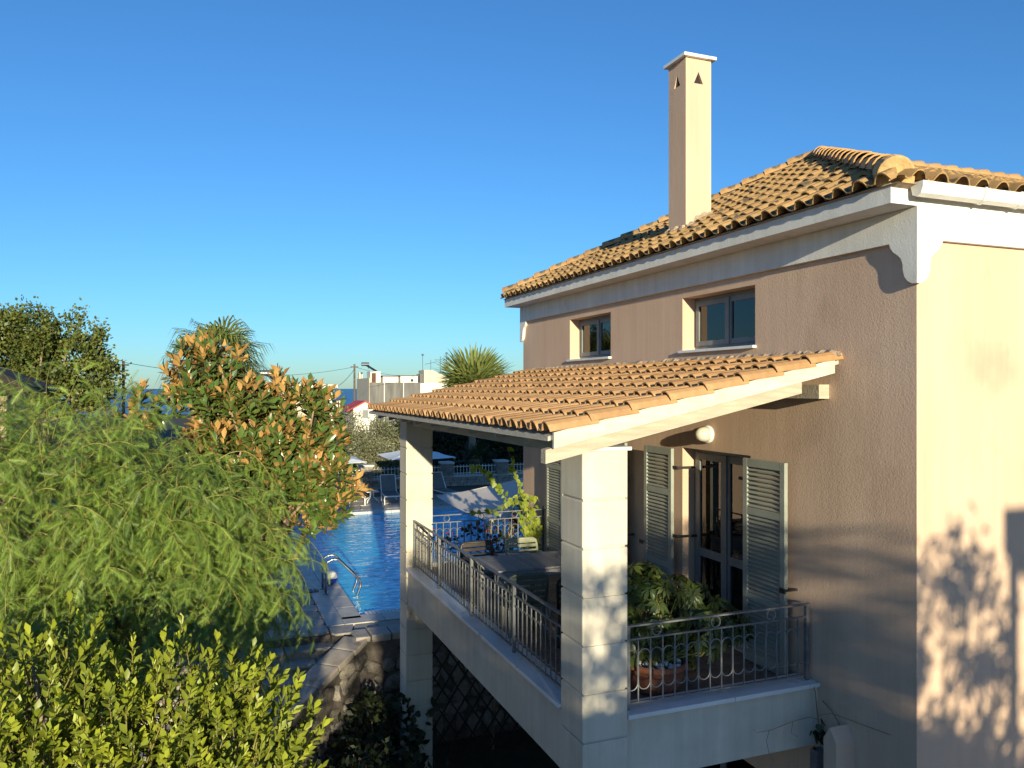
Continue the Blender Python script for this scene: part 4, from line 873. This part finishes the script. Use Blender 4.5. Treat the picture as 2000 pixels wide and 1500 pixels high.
def magnolia(base, lobes, nw_, label):
    root = thing('magnolia_tree', base, label, 'tree')
    p0, nr_ = in_lobes(lobes, nw_, .3, 1.0, bias=(.0,-.3,.15))
    limbs(root, 'trunk', base, (base[0],base[1],-2.6), p0[:90], .13, .011, mat('magnolia_bark', (.30,.22,.14), .9, var=.25, scale=8))
    lt_, lf = leaf_t(.44,.16,.10,.58); nv = len(lt_)
    V = np.vstack([lt_+[0,0,.012], lt_-[0,0,.0]]); F = lf+[tuple(i+nv for i in f[::-1]) for f in lf]; midx = [0]*len(lf)+[1]*len(lf)
    pos = []; dr = []; upv = []; vr = []
    for p, n_ in zip(p0, nr_):
        d = unit(n_*.6+np.array([.05,-.05,.85])+rng.normal(size=3)*.3); x = unit(np.cross(d,[.2,.9,.1])); y = np.cross(d, x); K = random.randint(9,14); tv = random.random()
        for k in range(K):
            t = k/(K-1); th = k*2.4+tv*6; rad = x*math.cos(th)+y*math.sin(th); op = 1.1-.8*t
            pos.append(p+d*.16*(t-.6)+rad*.01); dr.append(rad*op+d*(.25+.75*t)); upv.append(d*.8-rad*.6); vr.append(.6*tv+.4*random.random())
    pos = np.array(pos); scatter('crown', (V, F), pos, frames(np.array(dr), np.array(upv)), .11+.08*rng.random(len(pos)), (l_magtop, l_magbot), root, np.array(vr), midx)
magnolia((.6,11.2,-6.6), [(.02,11.3,.02,.52,.5,.66),(-.7,11.4,-.3,.42,.4,.32),(.5,11.1,-.35,.66,.6,.55),(1.2,11.1,-.42,.55,.5,.5),(.95,10.7,-1.1,.75,.6,.62),(1.5,10.5,-1.35,.42,.42,.45),(1.02,11.4,.1,.13,.2,.3),(.3,10.8,-.95,.7,.5,.5),(1.25,10.6,-1.78,.3,.3,.25),(1.45,10.8,-.85,.35,.35,.35)], 760, 'magnolia tree with orange brown leaf undersides beside the pool')
clump_tree('plane_tree', (-8.7,51.5,-5.8), [(x-1.25, *q) for x, *q in [(-9.5,52,1.2,3.2,2.6,3.1),(-6.3,51.3,1.0,2.6,2.4,2.6),(-5.5,51,3.0,1.4,1.3,1.5),(-8,51.5,2.9,2.0,1.8,2.0),(-12.5,52,1.5,2.5,2.5,3.6),(-3.9,51,2.4,.6,.6,.6),(-4.6,51,.3,1.5,1.6,1.6)]], 760, 64, .24, .19, l_plane, 'tall olive green plane tree at the left against the sky', trunk_r=.3, wd=.7)
olv = [((6.3,42.5,-5.9),[(6.3,42.5,-2.6,1.7,1.5,1.5),(5.4,42.4,-3.2,1.3,1.2,1.3),(7.0,42.2,-3.2,1.2,1.2,1.4)],'silvery olive tree right of the magnolia beyond the fence'),((8.6,41.8,-5.9),[(8.6,41.8,-2.9,1.1,1.1,1.2),(8.2,41.5,-3.6,1.3,1,1.1)],'small yellow green olive tree left of the farther column'),((7.6,38.6,-5.6),[(7.6,38.6,-3.5,.9,.8,.95),(8.2,38.5,-3.7,.7,.7,.8)],'pale low olive bush just behind the fence'),((3.2,44,-6),[(3.2,44,-2.8,2.2,1.8,2.0),(1.5,44,-3.2,1.6,1.5,1.6)],'silvery olive tree hidden behind the magnolia crown')]
for bs, lb, lab in olv: clump_tree('olive_tree', bs, lb, 210, 46, .2, .15, l_olive, lab, 'tree', 'olive trees beyond the fence', trunk_r=.13, wd=.32)
for bs, lb, lab in [((10.8,44,-5.9),[(10.8,44,-3.2,1.6,1.5,1.5),(9.9,43.5,-3.9,1.2,1.2,1.2)],'dark bushy evergreen behind the white parasol'),((13.8,43,-5.9),[(13.8,43,-3.1,2.2,1.6,1.7),(12.4,42.5,-3.6,1.6,1.4,1.6)],'dark evergreen tree seen under the porch roof'),((17.2,43,-5.9),[(17.2,43,-2.6,2.4,1.8,2.0),(15.5,42.6,-3.6,1.8,1.4,1.7)],'dark evergreen tree beside the house corner'),((20.5,45,-5.9),[(20.5,45,-2.4,3,2,2.4)],'dark evergreen tree behind the house')]:
    clump_tree('evergreen_tree', bs, lb, 200, 40, .24, .2, l_dark, lab, 'tree', 'dark evergreens beyond the fence', trunk_r=.16)
def fan_palm(base, crown, n, fl, droop, label, dry=True, nseg=26, lmat=None, elev=(-.5, 1.2), pet=.6):
    root = thing('fan_palm', base, label, 'palm tree'); c = np.array(crown)
    tb_ = MB(); tb_.tube(jittered(base, crown, 10, .05), np.linspace(.22, .16, 10), 10); tb_.build('trunk', m_bark, root, fix=False)
    g = MB(); pt = MB(); dry_ = MB()
    def fan(b, o, d, L, dr_, nsg):
        d = unit(d); x = unit(np.cross(d, [0,0,1])+1e-4); u = np.cross(x, d)
        for k in range(nsg):
            a = (k/(nsg-1)-.5)*math.pi*1.25; sd_ = unit(d*math.cos(a)+x*math.sin(a)); l = L*(1-.25*abs(a)/2)*random.uniform(.9,1.05)
            wv = unit(np.cross(sd_, u))*l*.028; p = [o, o+sd_*l*.45+u*l*.04*((k % 2)-.5), o+sd_*l*.78+np.array([0,0,-dr_*l*.16]), o+sd_*l*.95+np.array([0,0,-dr_*l*.5])]
            b.add([p[0], p[1]-wv, p[1]+wv, p[2]-wv*.6, p[2]+wv*.6, p[3]], [(0,1,2),(1,3,4,2),(3,5,4)])
    for i in range(n):
        az = i*2.399+random.uniform(-.3,.3); el = elev[0]+(elev[1]-elev[0])*((i+.5)/n); d = np.array([math.cos(az)*math.cos(el), math.sin(az)*math.cos(el), math.sin(el)])
        o = c+d*fl*pet+np.array([0,0,-.08*fl*max(0,1-el)]); pt.tube([c, c+d*fl*pet*.5+np.array([0,0,.03]), o], [.03,.022,.014], 4)
        fan(g, o, d+np.array([0,0,-.25*droop]), fl*random.uniform(.85,1.1), droop, nseg)
    if dry:
        for i in range(14):
            az = i*2.399; d = np.array([math.cos(az)*.55, math.sin(az)*.55, -.85]); o = c+d*fl*.35+np.array([0,0,-.2]); fan(dry_, o, d, fl*.7, .3, 12)
        dry_.build('dead_fronds', l_palmdry, root, fix=False)
    pt.build('petiole', m_twig, root, fix=False); o = g.build('fronds', lmat or l_palm, root, fix=False)
    a = o.data.attributes.new('var', 'FLOAT', 'POINT'); a.data.foreach_set('value', np.repeat(rng.random(len(o.data.vertices)//6), 6).astype(np.float32))
fan_palm((.3,21.4,-6.6), (.32,21.4,.72), 32, 1.08, 1.0, 'tall fan palm rising behind the orange magnolia', elev=(-.7,1.25), pet=.55)
fan_palm((12.7,38.2,-6), (12.7,38.2,.0), 34, 2.15, .1, 'spiky fan palm behind the porch roof', dry=True, elev=(-.3,1.35), pet=.25)
fan_palm((12.4,36.6,-5.6), (12.4,36.6,-3.5), 16, .9, .3, 'small dark fan palm seen under the porch roof', dry=True, elev=(-.3,1.2), pet=.4, lmat=l_dark)
# ================================================================ TOWN BEHIND
def flatbox(parent, name, m, *a): return MB().box(*a).build(name, m, parent)
A = thing('apartment_block', (22.8,104,-5.6), 'weathered flat roofed block with grey rendered wall and roof huts', 'building')
flatbox(A, 'wall', m_bcream, 19.4,26.1,99.9,108.6,-5.8,.75); 
for a, c in ((19.45,21.25),(21.35,23.75),(23.85,26.05)): flatbox(A, 'render_panel', m_concrete, a, c, 99.7, 99.86, -5.8, .78)
for x in (21.3, 23.8): flatbox(A, 'white_strip', m_bwhite, x-.045, x+.045, 99.66, 99.85, -5.8, .8)
flatbox(A, 'parapet', m_bcream, 19.4,19.65,99.9,108.6,.752,1.35); flatbox(A, 'chimney', m_bcream, 19.4,19.9,107,107.6,1.352,2.2)
h1 = flatbox(A, 'stair_hut', m_bwhite, 19.7,21.0,100.6,103,.752,2.2); flatbox(h1, 'door', m_rust, 19.85,20.4,100.54,100.59,.76,2.0)
h2 = flatbox(A, 'roof_hut', m_bwhite, 21.3,23.3,100.5,102.5,.752,1.55); flatbox(h2, 'roof', m_rust, 21.2,23.4,100.4,102.6,1.552,1.66)
h3 = flatbox(A, 'roof_hut', m_bwhite, 23.6,25.9,100.5,102.5,.752,1.62); flatbox(h3, 'roof', m_concrete, 23.5,26,100.4,102.6,1.622,1.74)
ac = flatbox(A, 'air_conditioner', m_bwhite, 24.7,25.4,100.25,100.48,.8,1.35); dome((100.2,0,0),[(.01,0)],3)
b = MB(); n = 16; b.add([(25.05+.2*math.cos(6.283*k/n),100.23,1.07+.2*math.sin(6.283*k/n)) for k in range(n)], [tuple(range(n))]); b.build('fan', m_dark, ac)
def solar(x, y, z, label, s=1.):
    t = thing('solar_heater', (x,y,z), label, 'water heater', 'rooftop solar water heaters')
    MB().tube([(x-.6*s,y,z+1.15*s),(x+.6*s,y,z+1.15*s)], .3*s, 12).build('tank', m_steel, t)
    MB().bar((x+.15,y-.05,z+1.0*s),(x+1.5*s,y-.8,z+.05),1.1*s,.1).build('collector', m_dark, t)
    MB().bar((x-.4,y,z),(x-.4,y,z+1.0*s),.06,.06).bar((x+.4,y,z),(x+.4,y,z+1.0*s),.06,.06).build('stand', m_steel, t)
solar(19.2,101.5,2.22,'solar water heater on the grey rendered block',.8)
B2 = thing('white_house', (28.6,104,-5.6), 'pale house with sloping wall beside the grey rendered block', 'building')
flatbox(B2, 'wall', m_bwhite, 26.3,33,101,108,-5.8,.7); MB().prism([(26.9,.702),(26.9,2.45),(28.0,2.45),(31.5,.9),(31.5,.702)], 1, 101.1, 104).build('gable_wall', m_bcream, B2); flatbox(B2, 'hut', m_concrete, 26.35,26.85,101.2,103,.702,1.9)
Bb = thing('beach_apartment', (10,82,-5.6), 'cream apartment house with flat roof and balcony near the sea', 'building')
flatbox(Bb, 'wall', m_bcream, 3.5,12.1,80.5,88,-5.8,.1); flatbox(Bb, 'roof_slab', m_bwhite, 3.2,12.4,80.2,88.3,.102,.4)
bc = flatbox(Bb, 'balcony', m_bwhite, 10.6,12.6,78.9,80.48,-2.1,-1.2); 
for x in (5,7.4,9.8): w_ = flatbox(Bb, 'window', m_frame, x,x+.9,80.44,80.49,-1.9,-.7); flatbox(w_, 'sill', m_bwhite, x-.1,x+1,80.38,80.49,-1.98,-1.905)
flatbox(Bb, 'shutter_door', m_bwhite, 11,11.7,80.44,80.49,-2.0,-.6)
solar(5.6,82,.4,'solar water heater on the cream apartment roof beside the palm')
rd = thing('red_roof_house', (13.2,71,-5.6), 'small white house with a bright red sheet roof', 'building')
flatbox(rd, 'wall', m_bwhite, 12.2,14.2,70,74,-5.8,-1.72); MB().prism([(12.2,-1.72),(14.2,-1.72),(13.2,-1.18)],1,70.01,73.99).build('gable', m_bwhite, rd)
MB().add([(11.6,69.7,-1.95),(13.2,69.7,-1.08),(13.2,74.3,-1.08),(11.6,74.3,-1.95),(11.6,69.7,-2.03),(13.2,69.7,-1.16),(13.2,74.3,-1.16),(11.6,74.3,-2.03)],[(0,1,2,3),(7,6,5,4),(0,4,5,1),(1,5,6,2),(2,6,7,3),(3,7,4,0)]).build('roof', m_red, rd)
MB().add([(13.201,69.7,-1.08),(14.5,69.7,-1.75),(14.5,74.3,-1.75),(13.201,74.3,-1.08),(13.201,69.7,-1.16),(14.5,69.7,-1.83),(14.5,74.3,-1.83),(13.201,74.3,-1.16)],[(0,1,2,3),(7,6,5,4),(0,4,5,1),(1,5,6,2),(2,6,7,3),(3,7,4,0)]).build('roof', m_red, rd)
flatbox(rd, 'window', m_frame, 13.0,13.5,69.96,69.998,-2.6,-1.9)
for x, y, zt_, lab in ((15.0,85.4,2.65,'wooden utility pole left of the grey rendered block'),(-5.8,66.6,2.1,'utility pole top beside the plane tree')):
    t = thing('utility_pole', (x,y,-5.4), lab, 'pole', 'utility poles'); MB().tube([(x,y,-5.6),(x,y,zt_)], [.14,.1], 8).build('shaft', m_pole, t); MB().box(x-.4,x+.4,y-.05,y+.05,zt_-.35,zt_-.25).build('crossarm', m_pole, t)
def wire(p, q, sag, label):
    p, q = np.array(p, float), np.array(q, float); pts = [p+(q-p)*t+np.array([0,0,-4*sag*t*(1-t)]) for t in np.linspace(0,1,24)]
    tag(MB().tube(pts, .022, 4).build('overhead_wire', m_dark, None, origin=p, fix=False), label, 'wire', 'overhead wires')
wire((-5.8,66.6,2.0),(15,85.4,2.35),1.0,'overhead wire sagging between the two utility poles'); wire((15,85.4,2.35),(28,104,1.9),.5,'overhead wire running right from the pole over the roofs'); wire((15,85.4,2.1),(11.5,80.4,-.2),.4,'service wire dropping from the pole to the cream house')
for x, y, z0, z1, kind, lab in ((27.6,104.5,.7,4.6,0,'thin aerial mast with a round head above the roofs'),(28.6,104,2.4,3.9,1,'tilted aerial antenna on the pale house'),(29.8,103.5,1.4,4.4,2,'comb shaped aerial antenna on the pale house'),(30.6,103.2,1.0,4.8,0,'aerial mast with a dark round head beside the comb antenna')):
    t = thing('antenna', (x,y,z0), lab, 'antenna', 'rooftop antennas'); MB().tube([(x,y,z0-.2),(x,y,z1)], .03, 5).build('mast', m_steel, t)
    if kind == 0: MB().lathe([(.02,-.15),(.16,-.08),(.16,.08),(.02,.15)], (x,y,z1), 10).build('head', m_steel, t)
    if kind: MB().bar((x-.8,y,z1-.5-.1*(kind == 1)),(x+.8,y,z1-.5+.25*(kind == 1)),.05,.05).build('boom', m_dark, t)
# neighbouring house at the left edge
nh = thing('neighbour_house', (-10,28,-6.6), 'tiled neighbouring house, roof corner darkened as if shaded at the left edge of view', 'house')
flatbox(nh, 'wall', m_wall, -16,-4.6,22.8,25.5,-6.7,-.08)
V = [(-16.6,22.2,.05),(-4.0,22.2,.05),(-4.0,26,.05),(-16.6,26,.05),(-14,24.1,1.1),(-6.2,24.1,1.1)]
MB().add(V+[(x,y,z-.14) for x,y,z in V[:4]], [(0,1,5,4),(1,2,5),(2,3,4,5),(3,0,4),(9,8,7,6),(0,6,7,1),(1,7,8,2),(2,8,9,3),(3,9,6,0)]).build('roof', mat('shaded_roof', (.045,.033,.028), .9, var=.3, scale=6), nh)  # sunlit slopes get a near-black base colour standing in for shade
# trees behind the viewpoint, whose shadows fall on the walls, plus added shade casters
bh = thing('shade_house', (10,-13,-6.6), 'unseen flat roofed house behind the viewpoint, added to cast shade', 'house')  # unseen block, sized to keep the balcony front in shade
flatbox(bh, 'wall', m_wall, -.9,3.25,-17,-9,-6.7,-.5); flatbox(bh, 'roof_slab', m_white, -.95,3.3,-17.2,-8.8,-.498,-.4)
pg = thing('shade_canopy', (6,-10,-6.6), 'unseen slab on tall posts behind the viewpoint, added to cast shade', 'shade_canopy'); flatbox(pg, 'roof', m_beam, 4.55,8.5,-11.5,-8.9,.78,1.2)  # unseen slab added for the flat-topped shadow on the right wall
for x in (4.6, 8.3):
    for y in (-11.3, -9.1): flatbox(pg, 'post', m_beam, x,x+.12,y,y+.12,-6.6,.778)
for bs, lb, nc, lab in [((-.2,-7.9,-6.6),[(-.35,-7.9,-.5,.5,.45,1.05),(.2,-7.9,-.7,.45,.45,1.3)],60,'first dense tree of the row behind the viewpoint'),
    ((.9,-8.1,-6.6),[(.85,-8.1,.2,.42,.4,1.1),(.9,-8.1,-1.6,.5,.4,.8)],26,'thin airy tree of the row behind the viewpoint'),
    ((2.3,-8.2,-6.6),[(1.7,-8.2,-.2,.6,.5,1.3),(2.6,-8.2,-.1,.7,.5,1.3),(3.3,-8.3,-.2,.45,.4,1.35)],110,'broad dense tree of the row behind the viewpoint'),
    ((4.2,-8.3,-6.6),[(3.72,-8.3,.5,.12,.2,1.1),(4.2,-8.3,.3,.22,.3,.9),(4.55,-8.3,-.1,.22,.3,.9),(4.6,-8.3,-1.4,1.0,.4,.8),(3.9,-8.3,-1.2,.4,.3,.8)],80,'slender tree beside the canopy behind the viewpoint')]:
    clump_tree('garden_tree', bs, lb, nc, 40, .12, .13, l_plane, lab, 'tree', 'trees behind the viewpoint', trunk_r=.08, wd=.6, rmin=.1)
clump_tree('shade_hedge', (-2.0,-7.6,-6.6), [(-1.3,-7.6,-2.2,.9,.6,1.6),(-2.4,-7.6,-2.4,1.0,.6,1.75),(-3.4,-7.6,-2.5,.9,.6,1.8),(-2.0,-7.6,-4.2,1.9,.8,1.7)], 190, 40, .13, .14, l_plane, 'unseen low hedge behind the viewpoint, added to cast shade', 'hedge', trunk_r=.06, wd=.6, rmin=.1)  # unseen foliage added to shade the retaining wall and lower garden
